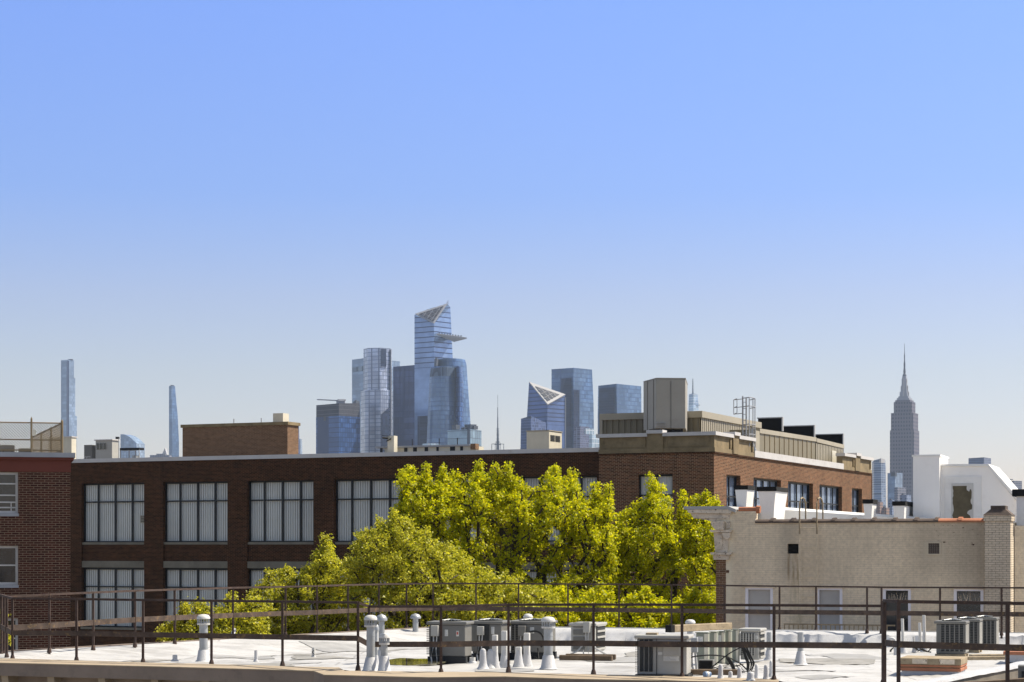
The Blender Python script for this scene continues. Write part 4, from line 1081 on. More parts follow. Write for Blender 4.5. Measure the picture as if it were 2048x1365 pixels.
# ------------------------------------------------------------------ roof vents
def vent_stack(px, ybase, ytop, pw, label, cap='dome', base_px=None, cone_y=None, group='vent stacks on the white roof', pipe='galv', n=18):
    p = deck(px, ybase); s_ = p.y / F
    H = (PZ(ytop, p.y) - p.z); r = pw / 2 * s_; cr = (base_px or pw * 1.7) / 2 * s_; ch_ = (PZ(cone_y, p.y) - p.z) if cone_y else .2
    o = thing('vent_stack', label, 'roof vent', tuple(p), group=group)
    o.location.z -= .02
    MB().lathe(0, 0, [(cr * 1.25, 0), (cr, .03), (r * 1.25, ch_), (r * 1.05, ch_ + .015)], n).build('flashing_cone', M['membrane'], o, smooth=True)
    if cap == 'none':
        MB().lathe(0, 0, [(r, ch_ * .5), (r, H), (r * .8, H), (r * .8, H - .03)], n).build('pipe', M[pipe], o, smooth=True); return o
    if cap == 'dome': hc = min(.17, H * .25)
    else: hc = min(.2, H * .3)
    MB().lathe(0, 0, [(r, ch_ * .5), (r, H - hc * .7)], n).lathe(0, 0, [(r * 1.08, ch_ + .015), (r * 1.08, ch_ + .04)], n).lathe(0, 0, [(r * 1.05, (H + ch_) / 2), (r * 1.05, (H + ch_) / 2 + .02)], n).box(-.006, .006, -r * 1.03, -r * .9, ch_, H - hc * .7).build('pipe', M[pipe], o, smooth=True)
    if cap == 'dome':
        MB().lathe(0, 0, [(r * 1.25, H - hc * .8), (r * 1.9, H - hc * .75), (r * 1.95, H - hc * .55), (r * 1.4, H - hc * .2), (r * .35, H - hc * .05), (r * .2, H)], n).build('cap', M[pipe], o, smooth=True)
    else:
        c = MB(); c.lathe(0, 0, [(r * 1.5, H - hc), (r * 1.55, H - hc * .85), (r * 1.1, H - hc * .83)], n)
        c.lathe(0, 0, [(r * 1.3, H - hc * .45), (r * 1.62, H - hc * .42), (r * 1.6, H - hc * .3), (r * 1.2, H - hc * .08), (r * .5, H)], n)
        c.build('cap', M['plastic'], o, smooth=True)
        s2 = MB()
        for k in range(14):
            t = 2 * math.pi * k / 14; x, y = r * 1.38 * math.cos(t), r * 1.38 * math.sin(t); s2.box(x - .008, x + .008, y - .008, y + .008, H - hc * .84, H - hc * .44)
        s2.build('cage', M['galv'], o)
    return o
vent_stack(407, 1321, 1227, 17, 'white louvre capped vent stack standing alone on the left of the white roof', 'louvre', 27, 1299)
vent_stack(741.5, 1341, 1228, 17, 'tallest galvanised vent stack with a wide cap in the left cluster', 'louvre', 32, 1314)
vent_stack(763, 1325, 1226, 12, 'dome capped vent stack behind the tall one in the left cluster', 'dome', 20, 1300)
vent_stack(752.5, 1332, 1245, 6, 'thinnest vent stack squeezed inside the left cluster', 'dome', 12, 1310)
vent_stack(768.5, 1342, 1264, 14, 'short louvred vent stack at the front right of the left cluster', 'louvre', 26, 1311)
vent_stack(831, 1287, 1225.5, 11.5, 'dome capped vent stack just left of the dark condensers', 'dome', 22, 1264)
vent_stack(1096.5, 1336, 1231.5, 18, 'fat white domed vent stack in front of the third dark condenser', 'louvre', 30, 1310)
vent_stack(1056, 1300, 1226, 12, 'white domed vent cap showing above the third dark condenser', 'louvre', 20, 1275)
vent_stack(1380.5, 1300, 1237.5, 13, 'white mushroom vent cap showing above the timber beam', 'louvre', 20, 1270)
vent_stack(1601, 1327, 1263, 12, 'short square topped vent stack alone on the right of the white roof', 'none', 24, 1302)
vent_stack(1538, 1318, 1263, 10, 'short dark topped vent stack beside the tangled cables', 'none', 18, 1300)
vent_stack(350, 1321, 1308, 10, 'low stub vent left of the lone white vent stack', 'none', 14, 1318, group='short stub pipes on the white roof', pipe='membrane')
vent_stack(512, 1321.5, 1299, 7, 'thin stub pipe in front of the membrane hump', 'none', 9, 1319, group='short stub pipes on the white roof', pipe='membrane')
o = vent_stack(627, 1313, 1294, 7, 'thin stub pipe with a black scrawl on it', 'none', 8, 1311, group='short stub pipes on the white roof', pipe='plastic')
sc_ = MB(); rr0 = 3.6 * o.location.y / F
pth = [(math.sin(t * 7) * .6 - 1.57, .03 + .11 * t) for t in np.linspace(0, 1, 14)]
sc_.tube([(rr0 * math.cos(a_), rr0 * math.sin(a_), z_) for a_, z_ in pth], .007, 5); sc_.build('scrawl', M['soot'], o)
vent_stack(945, 1325, 1313, 12, 'squat stub pipe right in front of the dark condensers', 'none', 14, 1322, group='short stub pipes on the white roof', pipe='plastic')
# hatch housing on the square topped stack
# membrane hump
p = deck(525, 1297)
o = thing('membrane_hump', 'low rounded membrane covered duct hump on the white roof', 'roof duct', tuple(p), R(-8))
rings = []
for i in range(17):
    t = i / 16; x = -.65 + t * 1.3; k = math.sin(math.pi * min(1, max(0, .08 + t * .84))) ** .5
    rings.append([(x, .45 * k * math.cos(a_), .0 + .19 * k * math.sin(a_)) for a_ in np.linspace(0, math.pi, 9)] + [(x, 0, -.05)])
MB().loft(rings).build('hump', M['membrane'], o, smooth=True)
rings = [[(-.72 + .05 * math.cos(a_) + .0, -.1 - .3 * t, .18 - .22 * t + .05 * math.sin(a_)) for a_ in np.linspace(0, 2 * math.pi, 8, endpoint=False)] for t in np.linspace(-1, 1, 6)]
MB().loft(rings).build('fold', M['membrane'], o, smooth=True)
# puddle
p = deck(825, 1325)
m, n, l, b_ = base_mat("rain_water"); b_.inputs['Base Color'].default_value = (.10, .095, .06, 1); b_.inputs['Roughness'].default_value = .03; b_.inputs['Specular IOR Level'].default_value = 1
nz = noise(n, l, 14, 2, .5, coords(n, l)[0]); bump(n, l, b_, nz.outputs[0], .05, .002)
ring = []
for t in np.linspace(0, 2 * math.pi, 40, endpoint=False):
    k = 1 + .12 * math.sin(3 * t + 1) + .08 * math.sin(7 * t)
    ring.append((p.x + .55 * k * math.cos(t), p.y + 1.1 * k * math.sin(t)))
zp = max(v[2] for v in vs_ if abs(v[0] - p.x) < .7 and abs(v[1] - p.y) < 1.3) + .003
tag(MB().prism(ring, zp - .03, zp).build('puddle', m), kind='structure')

# ------------------------------------------------------------------ condensers and cabinets
def acbase(px, y, label, rz=-18, group='air conditioning condensers on the white roof', name='condenser_unit', cat='air conditioner', dD=0, lift=0):
    p = deck(px, y)
    if dD: p = Vector((PX(px, p.y + dD), p.y + dD, deck_z(p.y + dD)))
    p.z += lift - .03
    return thing(name, label, cat, tuple(p), R(rz), group), p.y / F
def louvred(px, y, w, d, h, label, mat, rz=-18, box=True, lift=.1, vert=True, dark='acdark', stickers=True, lid=True):
    o, s_ = acbase(px, y, label, rz, lift=lift)
    MB().box(.02, w - .02, .02, d - .02, .0, h - .05).build('cabinet', M[mat], o, bevel=.02, seg=2)
    if lid: MB().box(-.02, w + .02, -.02, d + .02, h - .05, h + .01).build('lid', M[mat], o, bevel=.02, seg=2)
    return o, s_
def grille(o, x0, x1, z0, z1, y, mat, n=5, bars='v', frame=None):
    g_ = MB().box(x0, x1, y - .012, y, z0, z1).build('grille', M['acdark'], o)
    b_ = MB()
    if bars == 'v':
        for k in range(n + 1): q = x0 + (x1 - x0) * k / n; b_.box(q - .012, q + .012, y - .03, y - .0125, z0, z1)
        k = z0
        while k < z1: b_.box(x0, x1, y - .022, y - .0125, k, k + .006); k += .035
    else:
        for k in range(n + 1): q = z0 + (z1 - z0) * k / n; b_.box(x0, x1, y - .03, y - .0125, q - .012, q + .012)
    b_.build('grille_bars', M[frame or mat], g_)
    return g_
def sgrille(o, y0, y1, z0, z1, x, mat, n=6, bars='v'):
    g_ = MB().box(x, x + .012, y0, y1, z0, z1).build('side_grille', M['acdark'], o)
    b_ = MB()
    for k in range(n + 1):
        if bars == 'v': q = y0 + (y1 - y0) * k / n; b_.box(x + .0125, x + .03, q - .02, q + .02, z0, z1)
        else: q = z0 + (z1 - z0) * k / n; b_.box(x + .0125, x + .03, y0, y1, q - .02, q + .02)
    b_.build('side_bars', M[mat], g_)
def sticker(o, x0, x1, z0, z1, y, mat='sticker', text=True):
    s_ = MB().box(x0, x1, y - .006, y - .001, z0, z1).build('sticker', M[mat], o)
    if text:
        t = MB(); k = z0 + .012
        while k < z1 - .012: t.box(x0 + .008, x0 + .008 + (x1 - x0 - .016) * random.uniform(.4, 1), y - .0085, y - .0065, k, k + .006); k += .018
        t.build('print', M['greymetal'], s_)
def fan(o, w, d, h):
    f_ = MB().lathe(w / 2, d / 2, [(min(w, d) * .4, h), (min(w, d) * .4, h + .015), (min(w, d) * .37, h + .016), (min(w, d) * .37, h + .002)], 20).build('fan_ring', M['acdark'], o)
    g_ = MB()
    for k in range(8):
        t = math.pi * k / 8; c, s_ = math.cos(t) * min(w, d) * .38, math.sin(t) * min(w, d) * .38
        g_.tube([(w / 2 - c, d / 2 - s_, h + .02), (w / 2, d / 2, h + .04), (w / 2 + c, d / 2 + s_, h + .02)], .006, 4)
    g_.build('fan_guard', M['galv'], o)
def disconnect(o, x, y, z, w=.15, h=.2, mat='aclight'):
    b_ = MB().box(x, x + w, y - .1, y - .002, z, z + h).build('disconnect_box', M[mat], o, bevel=.008)
    MB().tube([(x + w * .3, y - .05, z), (x + w * .3, y - .06, z - .2), (x + w * .1, y - .12, z - .38), (x + w * .4, y - .2, z - .5)], .014, 6).tube([(x + w * .75, y - .05, z), (x + w * .65, y - .06, z - .25), (x + w, y - .15, z - .46)], .012, 6).build('conduit', M['conduit'], o, smooth=True)
def feet(o, w, d, lift, mat='black'):
    MB().box(.0, w, .0, .12, -lift, -.002).box(0, w, d - .12, d, -lift, -.002).build('base_rails', M[mat], o)

# three dark condensers
o, s_ = louvred(855, 1324, .74, .52, .64, 'leftmost dark grey condenser beside the puddle with a white label strip', 'acgrey', -14, lift=.13)
sgrl = MB()
for k in range(15): sgrl.box(-.02, .03, .0, .04, .04 + k * .035, .055 + k * .035)
sgrl.build('coil_louvres', M['acgrey'], o)
MB().box(.06, .28, -.004, .02, .03, .57).build('coil_panel', M['acdark'], o)
disconnect(o, .09, .0, .38, .14, .2); sticker(o, .33, .39, .38, .50, .02); sticker(o, .38, .58, .2, .28, .02); sticker(o, .55, .60, .38, .48, .02, 'sticker'); sticker(o, .56, .59, .41, .46, .012, 'red', False)
feet(o, .74, .52, .13); fan(o, .74, .52, .65)
o, s_ = louvred(942, 1319, .62, .6, .62, 'middle dark grey condenser with a square disconnect box, second of the three', 'acgrey', -14, lift=.14)
grille(o, .03, .12, .05, .55, .0, 'acgrey', 5); MB().box(.14, .36, -.004, .02, .03, .56).build('coil_panel', M['acdark'], o)
disconnect(o, .14, .0, .36, .13, .17, 'aclight'); sticker(o, .40, .46, .38, .52, .02); sticker(o, .42, .52, .22, .35, .02, 'cream', False)
feet(o, .62, .6, .14); fan(o, .62, .6, .63)
o, s_ = louvred(1018, 1317, .80, .7, .61, 'third dark grey condenser with looping black cables, behind the white domed stack', 'acgrey', -14, lift=.14)
grille(o, .05, .2, .05, .54, .0, 'acgrey', 2); disconnect(o, .2, .0, .33, .15, .2, 'acgrey'); sticker(o, .42, .5, .38, .5, .02)
feet(o, .80, .7, .14); fan(o, .80, .7, .62)
lp_ = MB()
for k in range(3):
    lp_.tube([(.36 + .17 + (.17 + .012 * k) * math.cos(t), -.06 - .01 * k, .25 + (.17 + .01 * k) * math.sin(t)) for t in np.linspace(-.8, 3.9, 18)], .009, 5)
lp_.tube([(.35, -.05, .1), (.5, -.1, -.05), (.65, -.2, -.1), (.6, -.1, .1)], .012, 5)
lp_.build('cable_loop', M['cable'], o, smooth=True)
# light unit on sleepers
o, s_ = louvred(1139, 1311, .56, .72, .58, 'pale grey condenser with slatted corner on dark timber sleepers', 'aclight', -20, lift=.1)
sgx = MB()
for k in range(4): sgx.box(.08, .32, .0, .018, .06 + k * .145, .165 + k * .145)
sgx.build('grille', M['acgrey'], o)
sgrille(o, .1, .65, .06, .54, .545, 'aclight', 4, 'h')
disconnect(o, .32, .0, .40, .14, .22, 'aclight')
MB().tube([(.42, -.02, .4), (.35, -.04, .2), (.2, -.1, .02), (.0, -.25, -.08), (-.25, -.4, -.1)], .018, 6).tube([(.5, -.02, .4), (.55, -.05, .1), (.8, .0, -.05)], .022, 6).build('pipe', M['conduit'], o, smooth=True)
o2, _ = acbase(1128, 1318, 'dark weathered timber sleepers under the pale grey condenser', -16, None, 'timber_sleeper', 'timber')
MB().box(-.1, .95, .0, .12, .0, .1).box(-.1, .9, .5, .6, .0, .1).build('beam', M['wooddark'], o2, bevel=.01)
# big foreground unit
o, s_ = louvred(1271, 1352, .84, .62, .62, 'large light grey condenser close behind the front railing with three dark grille strips', 'aclight', -12, lift=.05)
for k in range(3): MB().box(.07 + k * .075, .125 + k * .075, -.002, .02, .05, .56).build('grille', M['acdark'], o)
pf = MB()
for k in range(20):
    for j in range(2): pf.box(.0 + j * .025, .012 + j * .025, -.002, .02, .04 + k * .027, .052 + k * .027)
pf.build('perforations', M['soot'], o)
MB().box(.335, .34, .0, .02, .0, .57).build('seam', M['soot'], o)
MB().box(.44, .72, -.02, .02, .3, .52).build('access_panel', M['aclight'], o, bevel=.01)
sticker(o, .45, .7, .22, .30, .0); sticker(o, .36, .43, .32, .36, .02, text=False); sticker(o, .36, .44, .5, .52, .02, text=False)
MB().box(-.01, .85, .0, .6, -.05, -.001).build('base_pan', M['black'], o)
MB().box(.15, .33, .1, .3, .631, .66).build('loose_bracket', M['wood'], o)
# right hand trio
for px, y, w, d, lab in ((1870, 1311, .61, .50, 'front dark grille condenser of the trio by the roof hatch, nearest one'), (1904, 1303, .58, .5, 'second condenser of the right trio, in the middle of the row'), (1940, 1297, .58, .5, 'farthest condenser of the right trio at the back')):
    o, s_ = louvred(px, y, w, d, .66, lab, 'acgrey', -20, lift=.06)
    grille(o, .11, w - .03, .05, .6, .018, 'acgrey', 5)
    sgrille(o, .04, d - .04, .04, .6, w - .022, 'aclight', 7, 'v')
    fan(o, w, d, .67); feet(o, w, d, .06, 'wood')
o2, _ = acbase(1925, 1318, 'weathered timber sleepers beneath the right trio of condensers', 12, None, 'timber_sleeper', 'timber')
MB().box(.1, 1.0, .0, .1, .0, .07).box(.5, 1.6, .7, .8, .0, .07).build('beam', M['wood'], o2, bevel=.01)

# green grey electrical cabinets in a row, each a thing
labs = ['widest green grey electrical cabinet directly behind the large light condenser', 'green grey meter cabinet second in the row under the timber beam', 'cream edged cabinet third in the row under the timber beam', 'tall narrow cabinet fourth in the row under the timber beam', 'last cream edged cabinet under the right end of the timber beam']
for k, (p0, p1, yt, yb) in enumerate(((1392, 1416, 1263, 1334), (1419, 1433, 1262, 1328), (1436, 1447, 1261, 1326), (1449, 1461, 1259, 1325), (1463, 1476, 1257, 1322))):
    o, s_ = acbase(p0, yb, labs[k], -22, 'green grey cabinets in a row', 'electrical_cabinet', 'cabinet')
    w = (p1 - p0) * s_ * 1.0; h = (yb - yt) * s_
    MB().box(0, w, 0, .14, 0, h).build('cabinet', M['acgreen'], o, bevel=.008)
    MB().box(w * .72, w + .015, -.012, -.001, .03, h - .01).build('door_edge', M['cream'], o)
    MB().box(-.01, w + .01, -.015, .15, h, h + .015).build('lid', M['acgreen'], o)
    if k in (0, 2): sticker(o, w * .1, w * .6, h * .7, h * .9, -.0)
    MB().tube([(w * .3, .02, 0), (w * .3, -.02, -.08)], .015, 6).build('conduit', M['conduit'], o)
o, s_ = louvred(1478, 1322, .40, .5, .58, 'pale condenser behind the tangled cables at the right end of the cabinets', 'aclight', -20, lift=.05)
grille(o, .03, .3, .08, .5, .018, 'aclight', 5); sgrille(o, .05, .45, .05, .5, .378, 'aclight', 4, 'h'); sticker(o, .3, .36, .4, .46, .02)
o, s_ = acbase(1378, 1342, 'grey junction box with drooping flex conduits beside the large light condenser', -12, None, 'junction_box', 'junction box')
MB().box(0, .14, 0, .1, .33, .58).build('box', M['galv'], o, bevel=.008)
MB().tube([(.04, .05, .33), (.05, .02, .1), (.1, -.05, -.02)], .02, 7).tube([(.1, .05, .33), (.12, .02, .12), (.13, .0, -.02)], .022, 7).tube([(.02, .05, .33), (-.04, .0, .2), (-.03, 0, 0)], .02, 7).build('flex_conduit', M['conduit'], o, smooth=True)
# timber beam on top
pL = Vector((PX(1337, 35.2), 35.2, PZ(1258, 35.2))); pR = Vector((PX(1459, 36.6), 36.6, PZ(1252.5, 36.6)))
o = thing('timber_beam', 'weathered pale timber beam lying across the cabinets and condenser', 'timber', tuple(pL))
MB().bar((0, 0, 0), pR - pL, .13, .125).build('beam', M['wood'], o, bevel=.01)
MB().bar((-.004, 0, 0), (pR - pL).normalized() * .1, .136, .131).build('tarred_end', M['soot'], o)
# tangled cables
o, s_ = acbase(1430, 1345, 'tangle of black cables arching between the cabinets and the white pipe stumps', 0, None, 'cable_tangle', 'cables')
cb = MB(); rnd = random.Random(3)
def lc(px, y, dD=0):
    D = o.location.y + dD; return Vector((PX(px, D), D, PZ(y, D))) - Vector(o.location)
def curve(P_, n=16):
    out = []
    P_ = [P_[0]] + P_ + [P_[-1]]
    for i in range(1, len(P_) - 2):
        for t in np.linspace(0, 1, n // (len(P_) - 3) + 1):
            a, b, c, d = P_[i - 1], P_[i], P_[i + 1], P_[i + 2]
            out.append(.5 * ((2 * b) + (c - a) * t + (2 * a - 5 * b + 4 * c - d) * t * t + (3 * b - a - 3 * c + d) * t ** 3))
    return [q for i, q in enumerate(out) if i == 0 or (q - out[i - 1]).length > 1e-4]
cb.tube(curve([lc(1359, 1337), lc(1376, 1318), (lc(1400, 1312)), lc(1430, 1311), lc(1455, 1315), lc(1478, 1326), lc(1496, 1342)], 36), .013, 6)
cb.tube(curve([lc(1412, 1345), lc(1430, 1330), lc(1455, 1310), lc(1478, 1297), lc(1500, 1290)], 24), .011, 6)
for k in range(14):
    q = rnd.uniform(-6, 10)
    cb.tube(curve([lc(1487 + q * .6, 1294 + rnd.uniform(-3, 3)), lc(1494 + q, 1312), lc(1500 + q * 1.1, 1328), lc(1497 + q * .7, 1342 + rnd.uniform(-4, 5))], 15), .007, 5)
for k in range(5): cb.tube(curve([lc(1452 + k * 1.6, 1316, -.1), lc(1461 + k * 1.6, 1330, -.1), lc(1467 + k, 1345, -.1), lc(1464 + k, 1357, -.1)], 15), .009, 5)
for k in range(9): cb.tube(curve([lc(rnd.uniform(1400, 1500), rnd.uniform(1325, 1345)), lc(rnd.uniform(1400, 1500), rnd.uniform(1328, 1345)), lc(rnd.uniform(1400, 1500), rnd.uniform(1335, 1352))], 12), .005, 5)
cb.build('cable', M['cable'], o, smooth=True)
# white sealed pipe stumps
labs = {'a': 'left of the cable tangle', 'b': 'under the cable tangle', 'c': 'right of the cable tangle'}
stumps = [(1441, 1326, 1358, 10, 'white capped stump directly left of the thick hanging cable'), (1461, 1340, 1357, 9, 'low white stump between the cabinets and cable bundle'), (1479, 1333, 1358, 9, 'white stump touching the left of the black cable bundle'), (1501, 1341, 1361, 15, 'wide flashed stump where the cable bundle enters the roof'),
          (1513, 1326, 1356, 8, 'slender white stump just right of the cable bundle'), (1532, 1327, 1360, 10, 'white stump two steps right of the cable bundle near the rail post'), (1542, 1319, 1352, 7, 'thin white stump behind the rail post right of the cables'),
          (966, 1295, 1336, 14, 'lumpy white flashed stump left of the boxed conduits'), (982, 1296, 1334, 16, 'broad lumpy white stump with black scribble marks')]
for px, yt, yb, w, lab in stumps:
    p = deck(px, yb); s_ = p.y / F; h = (yb - yt) * s_; r = w / 2 * s_
    o = thing('pipe_stump', lab, 'pipe stump', (p.x, p.y, p.z - .02), group='white sealed pipe stumps')
    MB().lathe(0, 0, [(r * 1.9, 0), (r * 1.35, h * .12), (r * 1.05, h * .3), (r * .95, h * .6), (r * .9, h * .85), (r * .65, h * .96), (r * .2, h)], 12).build('stump', M['membrane'], o, smooth=True)
# square white conduits
for px, yt, yb, w, lab in ((990, 1268, 1334, 10, 'left white box conduit between the second and third dark condensers'), (1009, 1260, 1332, 11, 'tall white box conduit right of the scribbled stump'), (1037, 1292, 1332, 11, 'low round collared conduit under the third dark condenser'), (1054, 1264, 1331, 11, 'white box conduit just left of the fat domed stack')):
    p = deck(px, yb); s_ = p.y / F; h = (yb - yt) * s_; r = w / 2 * s_
    o = thing('box_conduit', lab, 'conduit', (p.x, p.y, p.z - .02), R(-15), group='white boxed conduits')
    MB().box(-r, r, -r, r, .1, h).build('duct', M['plastic'], o, bevel=.006)
    MB().lathe(0, 0, [(r * 2.3, 0), (r * 1.7, .08), (r * 1.25, .25), (r * 1.1, .3)], 10).build('flashing', M['membrane'], o, smooth=True)
# pvc pipes on the right
for px, yt, yb, w, lab in ((1806.5, 1236, 1304, 6, 'leaning white plastic pipe nearest the rail post'), (1841, 1244, 1300, 6, 'shorter white plastic pipe of the right pair'), (1849.5, 1229, 1302, 6.5, 'tallest white plastic pipe left of the dark trio'), (1829, 1272, 1303, 4, 'short thin white pipe in the middle of the plastic pipes')):
    p = deck(px, yb); s_ = p.y / F; h = (yb - yt) * s_; r = w / 2 * s_
    o = thing('plastic_pipe', lab, 'pipe', (p.x, p.y, p.z - .02), group='white plastic roof pipes')
    MB().tube([(0, 0, 0), (-.02, 0, h)], r, 10).build('pipe', M['plastic'], o, smooth=True)
    MB().lathe(0, 0, [(r * 3, 0), (r * 2, .08), (r * 1.2, .2)], 10).build('flashing', M['membrane'], o, smooth=True)
o, s_ = acbase(1783, 1308, 'white gooseneck pipe curving over beside the raised rail post', 0, None, 'gooseneck_vent', 'pipe')
MB().tube([(.08, 0, 0), (.08, 0, .22)] + [(.0 + .08 * math.cos(t), 0, .25 + .1 * math.sin(t)) for t in np.linspace(0, math.pi, 9)] + [(-.08, 0, .2)], .035, 9).build('pipe', M['membrane'], o, smooth=True)
o, s_ = acbase(1835, 1303, 'coil of black hoses lying between the plastic pipes and the dark trio', 0, None, 'hose_bundle', 'hose')
hb = MB()
for k in range(4): hb.tube([(-.3 + .3 * math.cos(t), -.04 * k, .02 + (.12 + .015 * k) * math.sin(t)) for t in np.linspace(.3, math.pi, 12)], .012, 6)
hb.tube([(0, 0, .03), (.1, -.02, .08), (.22, -.02, .02), (.3, 0, .1)], .015, 6).tube([(.05, .02, .1), (.15, .02, .03), (.3, .02, .01)], .015, 6)
hb.build('hose', M['cable'], o, smooth=True)
o, s_ = acbase(1372, 1349, 'dark wet plank lying in front of the green grey cabinets', -6, None, 'timber_plank', 'timber')
MB().box(0, .85, 0, .09, .02, .11).build('plank', M['wooddark'], o, bevel=.01)
o, s_ = acbase(1396, 1340, 'open dark wiring box under the widest green grey cabinet', -14, None, 'wiring_box', 'junction box')
MB().box(0, .26, 0, .15, .03, .2).build('box', M['acgrey'], o, bevel=.01)
MB().box(.02, .24, -.01, -.001, .05, .18).build('opening', M['soot'], o)
# paint bucket on its side
o, s_ = acbase(1409, 1352, 'small blue and white bucket lying by the cables', 30, None, 'paint_bucket', 'bucket')
MB().tube([(0, 0, .05), (.11, 0, .05)], .05, 12, .042).build('bucket', M['blue'], o, smooth=True)
MB().tube([(.03, 0, .05), (.07, 0, .05)], .0505, 12, .049).build('label_band', M['plastic'], o, smooth=True)
# roof hatch
p = Vector((PX(1803, 32.6), 32.6, 12.80))
o = thing('roof_hatch', 'square timber roof hatch with a rusty red band on a white curb', 'roof hatch', tuple(p), R(-20))
w = .93
MB().box(.0, w, .0, .75, 0, .18).build('curb', M['membrane'], o)
MB().box(-.03, w + .03, -.03, .78, .182, .235).box(-.03, w + .03, -.03, .78, .25, .285).build('red_band', M['terra'], o, bevel=.006)
MB().box(-.02, w + .02, -.02, .77, .236, .249).box(-.035, w + .035, -.035, .785, .287, .39).build('cover', M['wood'], o, bevel=.008)
for a, b in ((.18, .42), (.62, .86)): MB().box(a, b, -.039, -.0355, .3, .38).build('paint_patch', M['oldpaint'], o)
# second hatch farther right edge
p = deck(2010, 1325)
o = thing('roof_hatch', 'red topped hatch cut off by the right edge behind the raised railing', 'roof hatch', (p.x, p.y, p.z), R(-20))
MB().box(0, 1.5, 0, .8, 0, .14).build('curb', M['membrane'], o)
MB().box(-.03, 1.53, -.03, .83, .142, .2).build('cover', M['terra'], o)
# plank and box in the lower right corner
p = Vector((PX(1922, 27.2), 27.2, 13.04))
o = thing('loose_plank', 'grey weathered plank lying at the bottom right corner', 'timber', tuple(p))
MB().bar((0, 0, .09), (1.0, .3, .13), .12, .05).box(.1, .2, 0, .12, -.22, .07).box(.7, .8, .1, .3, -.22, .1).build('plank', M['wooddark'], o)
o = thing('meter_box', 'dark grey box on the parapet at the right edge', 'box', (PX(2036, 27.8), 27.8, 12.82), R(-15))
MB().box(0, .5, 0, .25, 0, .53).build('box', M['acgrey'], o, bevel=.01)
MB().box(.05, .4, -.02, -.001, .1, .45).build('door', M['acdark'], o)

# ------------------------------------------------------------------ skyline
TW = {}
def tm(key, *a, **k):
    if key not in TW: TW[key] = m_tower('curtain_wall_' + key, *a, **k)
    return TW[key]
def tower(name, label, rings, mat, cat='skyscraper', parent=None, part=None):
    """rings: list of (footprint [(px, D)...], y or [y...]) from the top down; the lowest goes to the ground"""
    P_ = []
    for fp_, y in rings:
        ys = y if isinstance(y, (list, tuple)) else None
        D_ = min(d for _, d in fp_)
        P_.append([(PX(px, d), d, (PZ(ys[i], d) if ys else (0 if y is None else PZ(y, D_)))) for i, (px, d) in enumerate(fp_)])
    P_.reverse()
    if parent is None:
        c = np.mean([p[:2] for p in P_[0]], axis=0)
        parent = thing(name, label, cat, (c[0], c[1], 0))
        off = (c[0], c[1])
    else: off = parent.location[:2]
    P_ = [[(x - off[0], y - off[1], z) for x, y, z in r] for r in P_]
    MB().loft(P_).build(part or 'facade', mat, parent)
    return parent
def rect(pl, pc, pr, D, dl=40, dr=40, back=None):
    """left corner, near corner, right corner, and a back corner"""
    L_, C_, R_ = (PX(pl, D + dl), D + dl), (PX(pc, D), D), (PX(pr, D + dr), D + dr)
    B_ = (L_[0] + R_[0] - C_[0], L_[1] + R_[1] - C_[1])
    return [(pl, D + dl), (pc, D), (pr, D + dr), (1024 + B_[0] / B_[1] * F, B_[1])]
g_blue = tm('deep_blue', (.055, .12, .30), (.02, .04, .11), 7.0, 6.0, .16, .16, metal=.15, vary=.5)
g_mid = tm('mid_blue', (.14, .23, .37), (.05, .085, .17), 6.6, 6.0, .16, .05)
g_pale = tm('pale_blue', (.30, .40, .53), (.14, .19, .28), 6.5, 5.5, .16, .14)
g_grid = tm('silver_grid', (.52, .58, .72), (.10, .12, .18), 6.0, 5.5, .15, .15)
g_slate = tm('slate', (.055, .085, .20), (.03, .05, .12), 9, 9, .12, .08, metal=.15)
g_band = tm('banded', (.27, .39, .63), (.02, .035, .09), 7.6, 60, .2, .0, vary=.12, zmin=PZ(735, 2954))
g_refl = tm('dark_reflection', (.022, .034, .075), (.035, .05, .09), 4.2, 6, .12, .08, metal=.0, rough=.4, vary=.5)  # dark colour for painted reflections and the notch
g_stone = tm('limestone', (.02, .024, .05), (.125, .112, .135), 7.8, 5.6, .5, .5, metal=.1, rough=.7)
g_white = tm('white_frame', (.38, .50, .60), (.62, .64, .66), 6.0, 9.0, .10, .08)
g_dark = tm('dark_frame', (.25, .36, .45), (.03, .045, .07), 9.5, 8.5, .07, .10)
g_apart = tm('apartments', (.06, .08, .12), (.20, .20, .235), 3.2, 5, .45, .35, metal=.2, rough=.6)
louv = m_plain('tower_louvre', (.07, .08, .10), .6, var=.2, scale=.02, bmp=0)
steel = m_plain('tower_steel', (.30, .31, .34), .5, var=.1, scale=.02, bmp=0)
whitest = m_plain('tower_white_steel', (.43, .42, .41), .5, var=.06, scale=.02, bmp=0)
darkm = m_plain('tower_dark', (.05, .05, .06), .6, var=.3, scale=.05, bmp=0)

